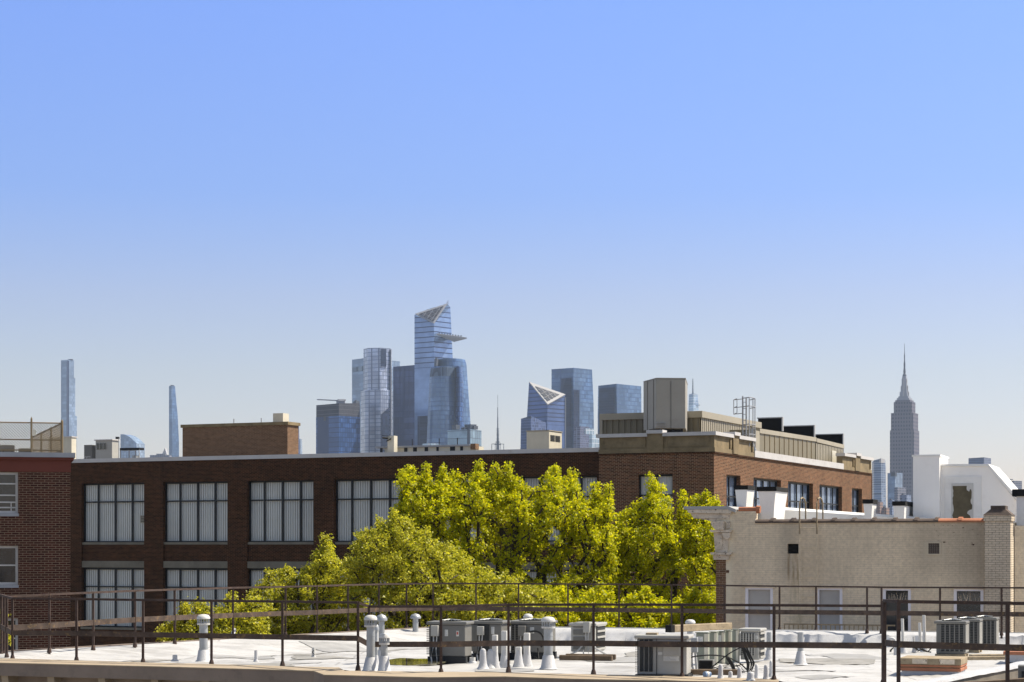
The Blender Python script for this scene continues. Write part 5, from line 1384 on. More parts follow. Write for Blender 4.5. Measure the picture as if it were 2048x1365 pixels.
t = tower('slim_tower', 'tall slim pale glass tower at the far left of the skyline', [(rect(122, 136, 148, 4850, 14, 14), 720), (rect(122, 136, 148, 4850, 14, 14), 755), (rect(122, 136, 150.5, 4850, 14, 18), 756), (rect(122, 136, 150.5, 4850, 14, 18), 831), (rect(122, 136, 153.8, 4850, 14, 22), 832), (rect(122, 136, 153.8, 4850, 14, 22), None)], g_pale)
tower('', '', [([(133, 4845), (136, 4836), (138, 4836), (138, 4850)], 722), ([(133, 4845), (136, 4836), (138, 4836), (138, 4850)], None)], g_slate, parent=t, part='recess')
tower('', '', [(rect(136, 141, 146, 4855, 5, 5), 718.5), (rect(136, 141, 146, 4855, 5, 5), 720.5)], darkm, parent=t, part='crane')
t = tower('feather_tower', 'very slender stepped tower tapering on its right side, left of the brick bulkhead', [(rect(338, 343, 350, 4700, 8, 10), 772), (rect(338, 343, 351.5, 4700, 8, 10), 790), (rect(338, 343.5, 353.5, 4700, 8, 11), 812), (rect(338, 344, 355.5, 4700, 8, 12), 832), (rect(338, 344, 356.8, 4700, 8, 12), 860), (rect(338, 344, 358, 4700, 8, 12), 885), (rect(338, 344, 359.5, 4700, 8, 14), None)], g_mid)
tower('', '', [(rect(341, 344, 348, 4705, 4, 4), 770.5), (rect(341, 344, 348, 4705, 4, 4), 772.5)], darkm, parent=t, part='crown')
# curved top tower
D = 4600; cpts = [(241, 869), (247, 869), (254, 871.5), (260, 875), (265, 879), (269, 883), (273, 887)]
t = thing('curved_tower', 'short blue glass tower with a rounded shoulder above the stair hut', 'skyscraper', (PX(257, D), D, 0))
ring = [(PX(x, D) - t.location.x, PZ(y, D)) for x, y in cpts]; ring = [(ring[0][0], 0)] + ring + [(ring[-1][0], 0)]
MB().extr(ring, lambda p: (p[0], 0, p[1]), lambda p: (p[0] + 12, 38, p[1])).build('facade', g_pale, t)
t = thing('triangular_roof_building', 'low pale building with a white triangular sail left of the slender tower', 'building', (PX(322, 4300), 4300, 0))
MB().box(-24, 18, 0, 30, 0, PZ(910.5, 4300)).box(-10, 5, -1, 25, 0, PZ(908, 4300)).build('block', g_apart, t)
MB().extr([(4, PZ(909, 4300)), (14, PZ(909, 4300)), (10, PZ(896, 4300))], lambda p: (p[0] - 2, 2, p[1]), lambda p: (p[0] - 2, 20, p[1])).build('sail', whitest, t)
tower('sliver_tower', 'dark tapering glass tower half hidden by the right end of the brick bulkhead', [(rect(590, 594, 598, 3700, 8, 12), 852), (rect(588, 594, 606, 3700, 8, 20), None)], g_slate)
tower('sliver_block', 'small pale tower stepping down right of the brick bulkhead', [(rect(598, 601, 604, 3900, 8, 12), 878), (rect(598, 601, 608, 3900, 8, 12), None)], g_pale)
# blue construction tower with crane
t = tower('topped_out_tower', 'deep blue glass tower under construction with a crane on its brown crown', [(rect(632, 678, 720, 2900, 35, 30), 832), (rect(632, 678, 720, 2900, 35, 30), None)], g_blue)
tower('', '', [(rect(632.5, 678, 719.5, 2901, 35, 30), [811, 807, 807, 812]), (rect(632.5, 678, 719.5, 2901, 35, 30), 831.8)], tm('unglazed', (.03, .03, .04), (.13, .13, .145), 6, 3, .1, .3, metal=0, rough=.8), parent=t, part='unglazed_floors')
D = 2910; c = MB(); ox_, oy_ = t.location[:2]
c.box(PX(672, D) - ox_, PX(689, D) - ox_, D + 5 - oy_, D + 17 - oy_, PZ(808, D), PZ(800, D))
c.bar((PX(634, D) - ox_, D - oy_, PZ(799.5, D)), (PX(676, D) - ox_, D + 8 - oy_, PZ(801, D)), 1.6, 1.6).bar((PX(676, D) - ox_, D - oy_, PZ(800.5, D)), (PX(690, D) - ox_, D + 8 - oy_, PZ(800, D)), 2.5, 2.5)
c.build('crane', steel, t)
tower('', '', [([(647, 2925), (647, 2922), (652, 2918.5), (652, 2922)], 832.5), ([(647, 2925), (647, 2922), (652, 2918.5), (652, 2922)], 842)], darkm, parent=t, part='opening')
tower('roof_plant_block', 'small dark plant room between the crane tower and the gridded tower', [(rect(706, 712, 719, 3000, 10, 10), [804, 800, 804, 804]), (rect(706, 712, 719, 3000, 10, 10), None)], louv, 'building')
t = tower('pale_slab_tower', 'pale hazy glass slab behind the gridded silver tower', [(rect(704, 730, 800, 3350, 30, 60), 716.5), (rect(704, 730, 800, 3350, 30, 60), None)], g_pale)
tower('', '', [([(704.2, 3379), (729, 3347), (729, 3352), (706, 3382)], 732), ([(704.2, 3379), (729, 3347), (729, 3352), (706, 3382)], 741)], tm('slots', (.30, .38, .46), (.12, .16, .2), 100, 4, 0, .4, metal=.1, rough=.6), parent=t, part='louvre_band')
t = tower('gridded_tower', 'silver gridded tower with chamfered corners and a dark notch near its top', [([(727, 3060), (736, 3040), (761, 3030), (781, 3045), (784, 3062), (760, 3100)], [698.5, 696.5, 696, 697.5, 699, 700]), ([(727, 3060), (736, 3040), (761, 3030), (781, 3045), (784, 3062), (760, 3100)], 779), ([(721.5, 3060), (730, 3038), (761, 3028), (782, 3043), (785.5, 3062), (760, 3100)], 780), ([(721.5, 3060), (730, 3038), (761, 3028), (782, 3043), (786, 3062), (760, 3100)], None)], g_grid)
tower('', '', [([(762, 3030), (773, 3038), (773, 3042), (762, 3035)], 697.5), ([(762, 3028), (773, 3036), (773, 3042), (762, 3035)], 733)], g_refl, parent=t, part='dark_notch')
tower('', '', [([(780.5, 3042), (782.5, 3042), (783, 3050), (781, 3050)], 699), ([(780.5, 3036), (782.8, 3036), (783, 3050), (781, 3050)], None)], steel, parent=t, part='corner_fin')
tower('', '', [([(762.5, 3026), (778, 3037), (778, 3046), (762.5, 3036)], [829, 815, 815, 829]), ([(762.5, 3026), (778, 3037), (778, 3046), (762.5, 3036)], None)], g_refl, parent=t, part='painted_reflection')  # dark prism painting a reflection onto the glass
t = tower('slate_slab_tower', 'dark slate blue slab tower immediately left of the tallest tower', [([(786, 3120), (786.5, 3100), (830, 3080), (832, 3130)], [734, 734, 730.5, 731]), ([(786, 3120), (786.5, 3100), (830, 3080), (832, 3130)], None)], g_slate)
ox_, oy_ = t.location[:2]; fin = MB()
for q in (0, .5, .97, .28, .72):
    px = 787 + 42 * q; D = 3100 - 20 * q - .6; fin.box(PX(px, D) - ox_ - .3, PX(px, D) - ox_ + .3, D - oy_ - 1, D - oy_, 0, PZ(735, D))
fin.build('fin', g_slate, t)
# tallest tower
D = 2954; t = thing('pointed_tower', 'tallest tower of the skyline with a pointed triangular top and an outdoor observation deck', 'skyscraper', (PX(868, D), D, 0))
ox_, oy_ = t.location[:2]
def V(px, y, d): return (PX(px, d) - ox_, d - oy_, PZ(y, d))
def V0(px, d): return (PX(px, d) - ox_, d - oy_, 0)
Lb, Cb, Rb, Bb = (829, D + 22), (868, D), (0, 0), (0, 0)
m_ = MB()
vs2 = [V0(829, D + 22), V0(868, D), V0(925, D + 34), V0(880, D + 60), V(829, 630, D + 22), V(868, 648, D), V(900.5, 614, D + 26), V(895, 609, D + 34), V(860, 617, D + 50)]
m_.add(vs2, [(0, 1, 5, 4), (1, 2, 6, 5), (2, 3, 8, 7, 6), (3, 0, 4, 8), (4, 5, 8), (5, 6, 7), (5, 7, 8)])
m_.build('facade', g_band, t)
# triangular crown opening framed in steel
def tri(a, b, c, thick, mat, name, inset=None):
    n_ = (Vector(b) - Vector(a)).cross(Vector(c) - Vector(a)).normalized() * thick
    if n_.y > 0: n_ = -n_
    MB().add([a, b, c] + [tuple(Vector(p) + n_) for p in (a, b, c)], [(0, 1, 2), (3, 5, 4), (0, 3, 4, 1), (1, 4, 5, 2), (2, 5, 3, 0)]).build(name, mat, t)
ta, tb, tc = V(831, 629.5, D + 18), V(868, 648, D - 2.5), V(894, 609.5, D + 20)
tri(ta, tb, tc, 2, steel, 'crown_frame')
def shrink(a, b, c, k, f):
    g_ = (Vector(a) + Vector(b) + Vector(c)) / 3; return [tuple(g_ + (Vector(p) - g_) * k + Vector((0, f, 0))) for p in (a, b, c)]
a_, b_, c_ = shrink(ta, tb, tc, .76, -2.6)
tri(a_, b_, c_, 1.2, darkm, 'crown_opening')
lt = MB()
for k in range(2, 7, 2):
    for (p, q, r_) in ((a_, b_, c_), (b_, c_, a_), (c_, a_, b_)):
        s1 = Vector(p).lerp(Vector(q), k / 7) - Vector((0, 1.6, 0)); s2 = Vector(p).lerp(Vector(r_), k / 7) - Vector((0, 1.6, 0)); lt.bar(s1, s2, .5, .5)
lt.build('crown_lattice', steel, t)
lt = MB()
for px, y in ((894, 604), (888, 608), (896, 601)): lt.bar(V(px, 613, D + 24), V(px, y, D + 24), .7, .7)
lt.build('mast', steel, t)
dk_ = MB(); e0, e1, e2, e3 = V(873, 667, D - 1), V(879, 672, D + 1), V(908, 684.5, D + 4), V(933.5, 677, D - 8)
ed = [V(872.5, 668, D - 2), V(933.5, 676, D - 14), V(906, 674, D + 30)]
bt = V(908, 684.5, D + 6)
dk_.add([V(873, 670, D - 2), V(933.5, 678, D - 14), V(906, 675, D + 32), V(908, 684.5, D + 8), V(873, 667, D - 2), V(933.5, 675.5, D - 14), V(906, 671, D + 32)], [(0, 3, 1), (1, 3, 2), (2, 3, 0), (0, 1, 5, 4), (1, 2, 6, 5), (2, 0, 4, 6), (4, 5, 6)])
dk_.build('observation_deck', whitest, t)
gdk = MB()
for k in range(9): q = k / 8; gdk.box(V(878 + 44 * q, 0, D)[0] - .8, V(878 + 44 * q, 0, D)[0] + 1.2, 2 - 8 * q, 4 - 8 * q, PZ(669 + 7 * q, D), PZ(665.5 + 6.5 * q, D))
gdk.build('deck_railing', louv, t)
tower('', '', [([(835, D + 12), (855, D + 3), (855, D + 12), (835, D + 20)], 832), ([(835, D + 12), (855, D + 3), (855, D + 12), (835, D + 20)], None)], g_refl, parent=t, part='painted_block_reflection')  # another building's reflection, painted as a dark block
# rounded shoulder tower in front right
D = 2860
def rc(l, r_, dd=0, top=True):
    P_ = []
    for q in np.linspace(0, 1, 12):
        P_.append((l + (r_ - l) * q, D + dd + 22 - 22 * math.sin(math.pi * q) ** .7))
    P_ += [(r_, D + dd + 50), (l + 4, D + dd + 50)]
    return P_
t = tower('shoulder_tower', 'flared glass tower with curved bays in front of the tallest tower', [(rc(872, 930, 25), 717), (rc(872, 933, 25), 727), (rc(866, 938, 25), 800), (rc(862, 944, 25), 890), (rc(860, 948, 25), None)], g_mid)
tower('', '', [(rc(862, 912, 0), 732.5), (rc(859, 912, 0), 752), (rc(857, 913, 0), 800), (rc(853, 914, 0), 890), (rc(852, 915, 0), None)], g_mid, parent=t, part='curved_bay')
tower('', '', [(rc(861.5, 912.3, -1), 735), (rc(859, 912.5, -1), 752)], tm('crown_louvre', (.05, .075, .12), (.10, .14, .20), 60, 3.4, 0, .4, metal=.0, rough=.5), parent=t, part='crown_louvre')
tower('', '', [(rc(909, 925, 4), 733), (rc(909, 927, 4), 760), (rc(910, 929, 4), None)], g_blue, parent=t, part='side_bay')
tower('', '', [(rc(869, 877, 12), 716), (rc(868, 876, 12), 732)], louv, parent=t, part='roof_plant')
# glass grid box
t = tower('grid_office_box', 'low glass office box with a dark square grid right of the shoulder tower', [(rect(895, 941, 963, 2500, 22, 26), 859), (rect(895, 941, 963, 2500, 22, 26), None)], g_dark)
for a, b, y in ((904, 920, 850), (922, 936, 855), (929, 953, 849), (940, 956, 852)):
    tower('', '', [(rect(a, (a + b) / 2, b, 2512, 6, 6), y), (rect(a, (a + b) / 2, b, 2512, 6, 6), 858.9)], louv, parent=t, part='roof_plant')
tower('low_glass_roof', 'sliver of a low pale glass roof at the foot of the shoulder tower', [(rect(845, 862, 880, 2450, 8, 8), 887), (rect(845, 862, 880, 2450, 8, 8), None)], g_white, 'building')
# antenna mast
D = 4400; t = thing('antenna_mast', 'thin broadcast antenna mast in the sky gap between the tower groups', 'antenna', (PX(995.5, D), D, 0))
px_m = D / F
m_ = MB()
for y0, y1, r_ in ((790, 815, .35), (815, 835, .8), (835, 856, 1.2), (856, 868, 1.7), (868, 884, 2.2), (884, 900, 3.0)): m_.lathe(0, 0, [(r_ * px_m, PZ(y1, D)), (r_ * .9 * px_m, PZ(y0, D))], 8)
for y in (858, 862, 866, 870, 878, 882, 885): m_.lathe(0, 0, [(3.2 * px_m, PZ(y + .8, D)), (3.2 * px_m, PZ(y, D))], 8)
for y, w in ((889, 6.5), (884, 4.5)): m_.box(-w * px_m, w * px_m, -4, 4, PZ(y + 1, D), PZ(y, D))
for x in (-12, 12): m_.box((x - .6) * px_m, (x + .6) * px_m, -1, 1, 0, PZ(888, D))
m_.box(-12 * px_m, 12 * px_m, -1, 1, PZ(889, D), PZ(888, D))
for x in (-5, -2, 2, 5): m_.box((x - .5) * px_m, (x + .5) * px_m, -1, 1, 0, PZ(886, D))
m_.build('mast', louv, t)
# right group: white triangle tower
D = 3000; t = thing('white_triangle_tower', 'banded blue tower with a white framed triangular crown beside the beige air handler', 'skyscraper', (PX(1095, D), D, 0))
ox_, oy_ = t.location[:2]
vs2 = [V0(1037, D + 30), V0(1090, D), V0(1131, D + 26), V0(1075, D + 60), V(1058, 766, D + 30), V(1095, 811, D), V(1130.5, 791, D + 26), V(1080, 772, D + 55)]
MB().add(vs2, [(0, 1, 5, 4), (1, 2, 6, 5), (2, 3, 7, 6), (3, 0, 4, 7), (4, 5, 7), (5, 6, 7)]).build('facade', tm('banded_blue', (.10, .16, .34), (.015, .025, .07), 6.2, 60, .26, .0, vary=.12, zmin=PZ(850, 3000)), t)
ta, tb, tc = V(1058, 766, D + 26), V(1095, 811, D - 3), V(1130.5, 791, D + 22)
tri(ta, tb, tc, 2, whitest, 'crown_frame')
a_, b_, c_ = shrink(ta, tb, tc, .66, -2.6)
tri(a_, b_, c_, 1.0, darkm, 'crown_opening')
lt = MB()
for k in range(1, 4, 1):
    for (p, q, r_) in ((a_, b_, c_), (b_, c_, a_), (c_, a_, b_)):
        s1 = Vector(p).lerp(Vector(q), k / 4) - Vector((0, 1.7, 0)); s2 = Vector(p).lerp(Vector(r_), k / 4) - Vector((0, 1.7, 0)); lt.bar(s1, s2, .5, .5)
lt.build('crown_lattice', whitest, t)
MB().box(*(lambda a, b: (a[0], b[0], a[1] - 1, a[1]))(V0(1130, D + 26), V0(1132, D + 26)), 0, PZ(793, D)).build('edge_fin', whitest, t)
tower('shimmer_podium_tower', 'glittering lower tower on the left shoulder of the triangle topped tower', [(rect(1042, 1062, 1092, 2960, 16, 22), [838, 832, 846, 846]), (rect(1037, 1062, 1094, 2960, 16, 22), None)], tm('glitter', (.09, .13, .26), (.16, .20, .34), 4.2, 3.4, .1, .1, vary=.85))
t = tower('chamfered_tower', 'broad blue glass tower standing right behind the white triangle', [(rect(1103, 1147, 1184, 3150, 30, 30), [739, 736, 739.5, 739]), (rect(1103, 1147, 1187, 3150, 30, 30), 800), (rect(1103, 1147, 1192, 3150, 30, 34), None)], g_mid)
tower('', '', [([(1116, 3172), (1142, 3151), (1142, 3160), (1116, 3180)], [758, 756, 756, 758]), ([(1116, 3168), (1142, 3147), (1142, 3160), (1116, 3180)], None)], g_refl, parent=t, part='painted_tower_reflection')  # dark inlay painted in place of a reflected tower
tower('', '', [([(1147.5, 3147), (1159, 3156), (1159, 3170), (1148, 3165)], [780, 781, 781, 780]), ([(1147.5, 3147), (1159, 3156), (1159, 3170), (1148, 3165)], None)], g_refl, parent=t, part='painted_slab_reflection')  # narrow reflection, likewise put in as dark colour
t = tower('square_glass_tower', 'square topped blue tower left of the tall metal box with a dark painted reflection on its left face', [(rect(1196.5, 1233, 1282.5, 3200, 24, 42), [772, 768, 773, 770]), (rect(1195.5, 1234, 1283, 3200, 24, 42), 830), (rect(1194, 1234, 1284, 3200, 24, 42), None)], g_mid)
tower('', '', [([(1198, 3220), (1229, 3200), (1229, 3212), (1198, 3230)], [777, 775, 775, 777]), ([(1195, 3218), (1229, 3198), (1229, 3212), (1196, 3230)], None)], g_refl, parent=t, part='painted_block_reflection')  # left face's reflection is a dark coloured inlay
t = tower('dark_speckled_block', 'dark speckled mid rise at the foot of the broad glass tower', [(rect(1147, 1160, 1178, 2750, 12, 16), [856, 853, 854, 854]), (rect(1147, 1160, 1180, 2750, 12, 16), None)], tm('speckle', (.10, .12, .20), (.20, .22, .32), 3.2, 2.2, .12, .15, vary=.8), 'building')
t = tower('white_grid_block', 'small pale gridded block just left of the factory corner parapet', [(rect(1178, 1184, 1202, 2700, 6, 16), 869), (rect(1178, 1184, 1202, 2700, 6, 16), None)], g_white, 'building')
tower('', '', [(rect(1168, 1172, 1188, 2705, 5, 12), 857), (rect(1168, 1172, 1188, 2705, 5, 12), 868.5)], g_white, parent=t, part='upper_block')
# spired tower
D = 4500; t = tower('spired_tower', 'distant pale tower with a needle spire right of the tall metal box', [(rect(1378, 1387, 1395, D, 10, 10), [789, 787, 789, 789]), (rect(1377, 1387, 1397.5, D, 10, 10), 812), (rect(1376, 1387, 1398.5, D, 10, 10), None)], g_white)
ox_, oy_ = t.location[:2]
MB().lathe(PX(1386.5, D) - ox_, D + 10 - oy_, [(1.8, PZ(789, D)), (1.3, PZ(775, D)), (.7, PZ(757, D))], 6).build('spire', louv, t)
MB().box(PX(1376, D) - ox_ - 18, PX(1376, D) - ox_, 0, 20, 0, PZ(818, D)).build('lower_block', g_white, t)
MB().box(PX(1392, D - 30) - ox_, PX(1401, D - 30) - ox_, -30, -28, PZ(812.5, D), PZ(811.5, D)).build('crane', louv, t)
# the stepped art deco tower
D = 4088; t = thing('stepped_spire_tower', 'grey stone stepped skyscraper with a tall tapering mast and spire at the right', 'skyscraper', (PX(1809, D), D, 0), R(-25))
s1 = D / F
def eb(w, y0, y1, mat, name, d=None, notch=0):
    w = w * s1; d = (d or w / s1) * s1; a = w / 2; b = d / 2
    mb_ = MB()
    if notch:
        n_ = notch * s1
        mb_.prism([(-a, -b + n_ * .5), (-a + n_, -b + n_ * .5), (-a + n_, -b), (a - n_, -b), (a - n_, -b + n_), (a, -b + n_), (a, b), (-a, b)], 0 if y1 is None else PZ(y1, D), PZ(y0, D))
    else: mb_.box(-a, a, -b, b, 0 if y1 is None else PZ(y1, D), PZ(y0, D))
    mb_.build(name, mat, t)
eb(48, 862, None, g_stone, 'lower_shaft', notch=4)
eb(44.5, 827.5, 861.9, g_stone, 'upper_shaft', notch=3.5)
eb(36, 805, 827.4, g_stone, 'shoulder', 33, notch=3)
eb(30, 801.5, 804.9, g_stone, 'setback', 30)
eb(25, 797, 801.4, steel, 'observation_terrace')
eb(20, 793.5, 796.9, steel, 'mast_base')
mst = MB()
mst.loft([[(x * w * s1, y * w * s1, PZ(yy, D)) for x, y in ((-1, -1), (1, -1), (1, 1), (-1, 1))] for w, yy in ((8, 793.4), (5.8, 782), (4.6, 768), (3.6, 753))])
mst.build('mooring_mast', steel, t)
wg = MB()
for ax in (0, 1):
    for w, y0, y1 in ((9.5, 793.4, 784), (7.5, 784, 772), (5.6, 772, 758)):
        (wg.box(-w * s1, w * s1, -1.2 * s1, 1.2 * s1, PZ(y0, D), PZ(y1, D)) if ax == 0 else wg.box(-1.2 * s1, 1.2 * s1, -w * s1, w * s1, PZ(y0, D) + .01, PZ(y1, D) - .01))
wg.build('mast_wings', whitest, t)
MB().lathe(0, 0, [(4.2 * s1, PZ(753, D)), (3.6 * s1, PZ(750, D)), (2.4 * s1, PZ(748, D))], 12).build('mast_dome', louv, t)
MB().lathe(0, 0, [(2.0 * s1, PZ(748, D)), (2.6 * s1, PZ(744, D)), (1.7 * s1, PZ(736, D)), (1.9 * s1, PZ(728, D)), (1.1 * s1, PZ(722, D)), (1.2 * s1, PZ(712, D)), (.6 * s1, PZ(706, D)), (.35 * s1, PZ(688, D))], 8).build('spire', louv, t)
# small towers around
t = tower('curved_apartment_tower', 'blue apartment tower with a pale crown at the right end of the factory', [([(1744, 2650), (1748, 2638), (1762, 2632), (1770, 2640), (1771, 2660), (1755, 2680)], [925, 921, 919, 920, 922, 925]), ([(1744, 2650), (1748, 2638), (1762, 2632), (1771, 2640), (1772, 2660), (1755, 2680)], 935), ([(1744, 2650), (1748, 2638), (1764, 2632), (1772, 2640), (1774, 2660), (1755, 2680)], None)], tm('balcony', (.17, .24, .36), (.22, .26, .33), 3.1, 6, .3, .15, vary=.6))
tower('', '', [([(1746, 2642), (1762, 2631), (1770, 2639), (1764, 2652)], [922, 917, 919, 922]), ([(1746, 2642), (1762, 2631), (1770, 2639), (1764, 2652)], 926)], whitest, parent=t, part='crown')
t = tower('pale_notched_tower', 'pale glass apartment tower at the foot of the stepped spire tower', [(rect(1775, 1790, 1805, 2800, 12, 12), 946), (rect(1775, 1790, 1805, 2800, 12, 12), None)], g_pale)
tower('', '', [([(1781, 2806), (1790, 2798), (1794, 2801), (1785, 2810)], 944), ([(1781, 2806), (1790, 2798), (1794, 2801), (1785, 2810)], 953)], louv, parent=t, part='roof_plant')
tower('slate_flat_tower', 'small slate coloured tower in front of the pale notched tower', [(rect(1789, 1795, 1812, 2600, 8, 14), 975), (rect(1789, 1795, 1812, 2600, 8, 14), None)], g_apart)
tower('dark_wide_tower', 'dark flat topped tower rising behind the white stair bulkhead', [(rect(1937, 1968, 1982, 3300, 20, 24), [917, 915, 917, 916]), (rect(1937, 1968, 1982, 3300, 20, 24), None)], tm('dark_slab', (.09, .12, .20), (.13, .16, .25), 3.5, 5, .2, .3))
t = tower('far_right_block', 'small blue grey block with a roof deck at the right edge of the skyline', [(rect(2018, 2028, 2044, 2900, 8, 12), 962), (rect(2018, 2028, 2044, 2900, 8, 12), None)], g_apart, 'building')
tower('', '', [(rect(2010, 2018, 2026, 2895, 6, 6), 958.5), (rect(2010, 2018, 2026, 2895, 6, 6), 960)], louv, parent=t, part='canopy')
rb = [(1738, 1752, 1010, 'reddish brown mid rise touching the factory end'), (1750, 1766, 1004, 'brown stepped mid rise second from the factory end'), (1763, 1779, 1016, 'low brown block in the middle of the gap beside the slim chimney'), (1776, 1790, 1001, 'blue grey block at the foot of the pale notched tower'), (1788, 1804, 1012, 'brown block left of the low white chimney'), (1800, 1822, 990, 'dark blue mid rise right under the slate tower'), (1758, 1776, 1025, 'lowest brown block in the skyline gap')]
for k, (a, b, y, lab) in enumerate(rb):
    D = 2100 + 60 * ((k * 3) % 5)
    t = tower('mid_rise_block', lab, [(rect(a, a + (b - a) * .6, b, D, 8, 10), y), (rect(a, a + (b - a) * .6, b, D, 8, 10), None)], tm('midrise_%s' % ('brown' if k in (0, 1, 2, 4, 6) else 'blue'), (.10, .09, .10) if k in (0, 1, 2, 4, 6) else (.1, .13, .2), (.26, .17, .13) if k in (0, 1, 2, 4, 6) else (.2, .24, .33), 3.2, 3, .45, .4, metal=.1, rough=.7, vary=.7), 'building')
    tower('', '', [(rect(a + 3, a + 6, a + 9, D + 3, 3, 3), y - 3), (rect(a + 3, a + 6, a + 9, D + 3, 3, 3), y + .1)], louv, parent=t, part='roof_plant')

# low city between here and the towers: nothing in the photograph rises above the near roofs
rc_ = random.Random(5); cm = MB()
for _ in range(2600):
    D = 260 + 3600 * rc_.random() ** .8; x = rc_.uniform(-.42, .42) * D
    if D < 420 and abs(x) < 60: D += 200
    h = rc_.uniform(6, 12) if D < 1700 else rc_.uniform(8, 22)
    w, d = rc_.uniform(8, 26), rc_.uniform(10, 30); a = R(-24); c_, s_ = math.cos(a), math.sin(a)
    cm.prism([(x + px * c_ - py * s_, D + px * s_ + py * c_) for px, py in ((0, 0), (w, 0), (w, d), (0, d))], 0, h)
tag(cm.build('low_city', g_apart), 'hazy mass of low roofs between the near street and the towers', 'city', kind='stuff')

# ------------------------------------------------------------------ trees
def leaves_mesh(name, pos, nrm, size, mat, parent):
    n = len(pos)
    up = np.array([0, 0, 1.0]); a = np.cross(nrm, rng.normal(size=(n, 3))); a /= np.linalg.norm(a, axis=1)[:, None] + 1e-9
    b = np.cross(nrm, a); s = size[:, None]
    fold = nrm * s * .25
    v = np.stack([pos - a * s, pos + b * s * .62 + fold, pos + a * s, pos - b * s * .62 + fold], 1).reshape(-1, 3)
    me = bpy.data.meshes.new(name); me.vertices.add(4 * n); me.loops.add(4 * n); me.polygons.add(n)
    me.vertices.foreach_set('co', v.astype(np.float32).ravel())
    me.loops.foreach_set('vertex_index', np.arange(4 * n, dtype=np.int32))
    me.polygons.foreach_set('loop_start', np.arange(0, 4 * n, 4, dtype=np.int32))
    me.update(calc_edges=True); me.validate()
    me.materials.append(mat)
    o = bpy.data.objects.new(name, me); COL.objects.link(o); o.parent = parent; return o
def tree(D, trunk_px, prof, ybot, dr, ncl, lpc, leaf, mat, label, rc=(.2, .48), seed=1, group='leafy trees in front of the factory'):
    global rng
    rng = np.random.default_rng(seed)
    X0 = PX(trunk_px, D)
    prof = [(x, y + (16 if 0 < i < len(prof) - 1 and y >= prof[i - 1][1] and y >= prof[i + 1][1] else 0)) for i, (x, y) in enumerate(prof)]
    t = thing('leafy_tree', label, 'tree', (X0, D, 0), group=group)
    px = np.array([p[0] for p in prof], float); py = np.array([p[1] for p in prof], float)
    Xp = (px - 1024) / F * D - X0; Zp = CZ + (HY - py) / F * D; zb = PZ(ybot, D)
    xm, hw = (Xp[0] + Xp[-1]) / 2, (Xp[-1] - Xp[0]) / 2
    C_ = []; tries = 0
    while len(C_) < ncl and tries < ncl * 60:
        tries += 1
        x = rng.uniform(Xp[0], Xp[-1]); q = (x - xm) / hw; yd = dr * math.sqrt(max(.08, 1 - q * q * .9)); y = rng.uniform(-1, 1) * yd
        r = rng.uniform(*rc)
        zt = np.interp(x, Xp, Zp); zt = min(zt, np.interp(x - r * .6, Xp, Zp) + .12, np.interp(x + r * .6, Xp, Zp) + .12) - (y / dr) ** 2 * 1.6
        top_ = rng.random() < .3
        z = zt - r * 1.0 - (0 if top_ else rng.uniform(0, 1) * (zt - zb))
        if z < zb: continue
        if top_: r *= .8
        if any((x - c[0]) ** 2 + (y - c[1]) ** 2 + (z - c[2]) ** 2 < (.80 * (r + c[3]) / 2 * 1.3) ** 2 for c in C_): continue
        C_.append((x, y, z, r))
    # upright leading shoots at every peak of the outline
    for i in range(1, len(Xp) - 1):
        if Zp[i] > Zp[i - 1] and Zp[i] >= Zp[i + 1]:
            for _ in range(2):
                y = rng.uniform(-.5, .5) * dr * .5; zt = Zp[i] - abs(y) * .4; x0 = Xp[i] + rng.normal() * .05; lean = rng.normal() * .12
                for k in range(6): C_.append((x0 + lean * k * .2, y, zt - .12 - k * .24, .13 + .035 * k))
    for _ in range(int(ncl * .12)):
        x = rng.uniform(Xp[0], Xp[-1]); y = rng.uniform(-.8, .8) * dr; zt = np.interp(x, Xp, Zp) - (y / dr) ** 2 * 1.6 - rng.uniform(.1, .8) * (zb * 0 + 2.2)
        for k in range(4): C_.append((x, y, zt - k * .22, .12 + .04 * k))
    C_ = np.array(C_)
    # twigs: small tufts pointing outwards and up from each clump
    P_, N_, S_ = [], [], []
    for x, y, z, r in C_:
        nt = max(5, int(16 * (r / .4) ** 2))
        for _ in range(nt):
            d = rng.normal(size=3); d[2] = d[2] * .8 + .35; d /= np.linalg.norm(d)
            L_ = r * rng.uniform(.5, 1.2); k = max(4, int(lpc * L_ / .4 / nt * 8 / 8))
            tt = rng.uniform(.25, 1, k)[:, None]
            p = np.array([x, y, z]) + d * L_ * tt + rng.normal(size=(k, 3)) * (.055 + .05 * (1 - tt))
            n_ = d * .5 + rng.normal(size=(k, 3)) * .6 + np.array([0, 0, .35]); n_ /= np.linalg.norm(n_, axis=1)[:, None]
            P_.append(p); N_.append(n_); S_.append(rng.uniform(.6, 1.15, k) * leaf)
    P_, N_, S_ = np.concatenate(P_), np.concatenate(N_), np.concatenate(S_)
    leaves_mesh('crown', P_, N_, S_, mat, t)
    # branches
    zc = zb - 3.0; nodes = [Vector((0, 0, 0)), Vector((.1, 0, zc * .5)), Vector((0, .1, zc))]; par = [-1, 0, 1]; cost = [0, 0, 0]
    order = np.argsort(np.linalg.norm(C_[:, :3] - np.array([0, 0, zc]), axis=1))
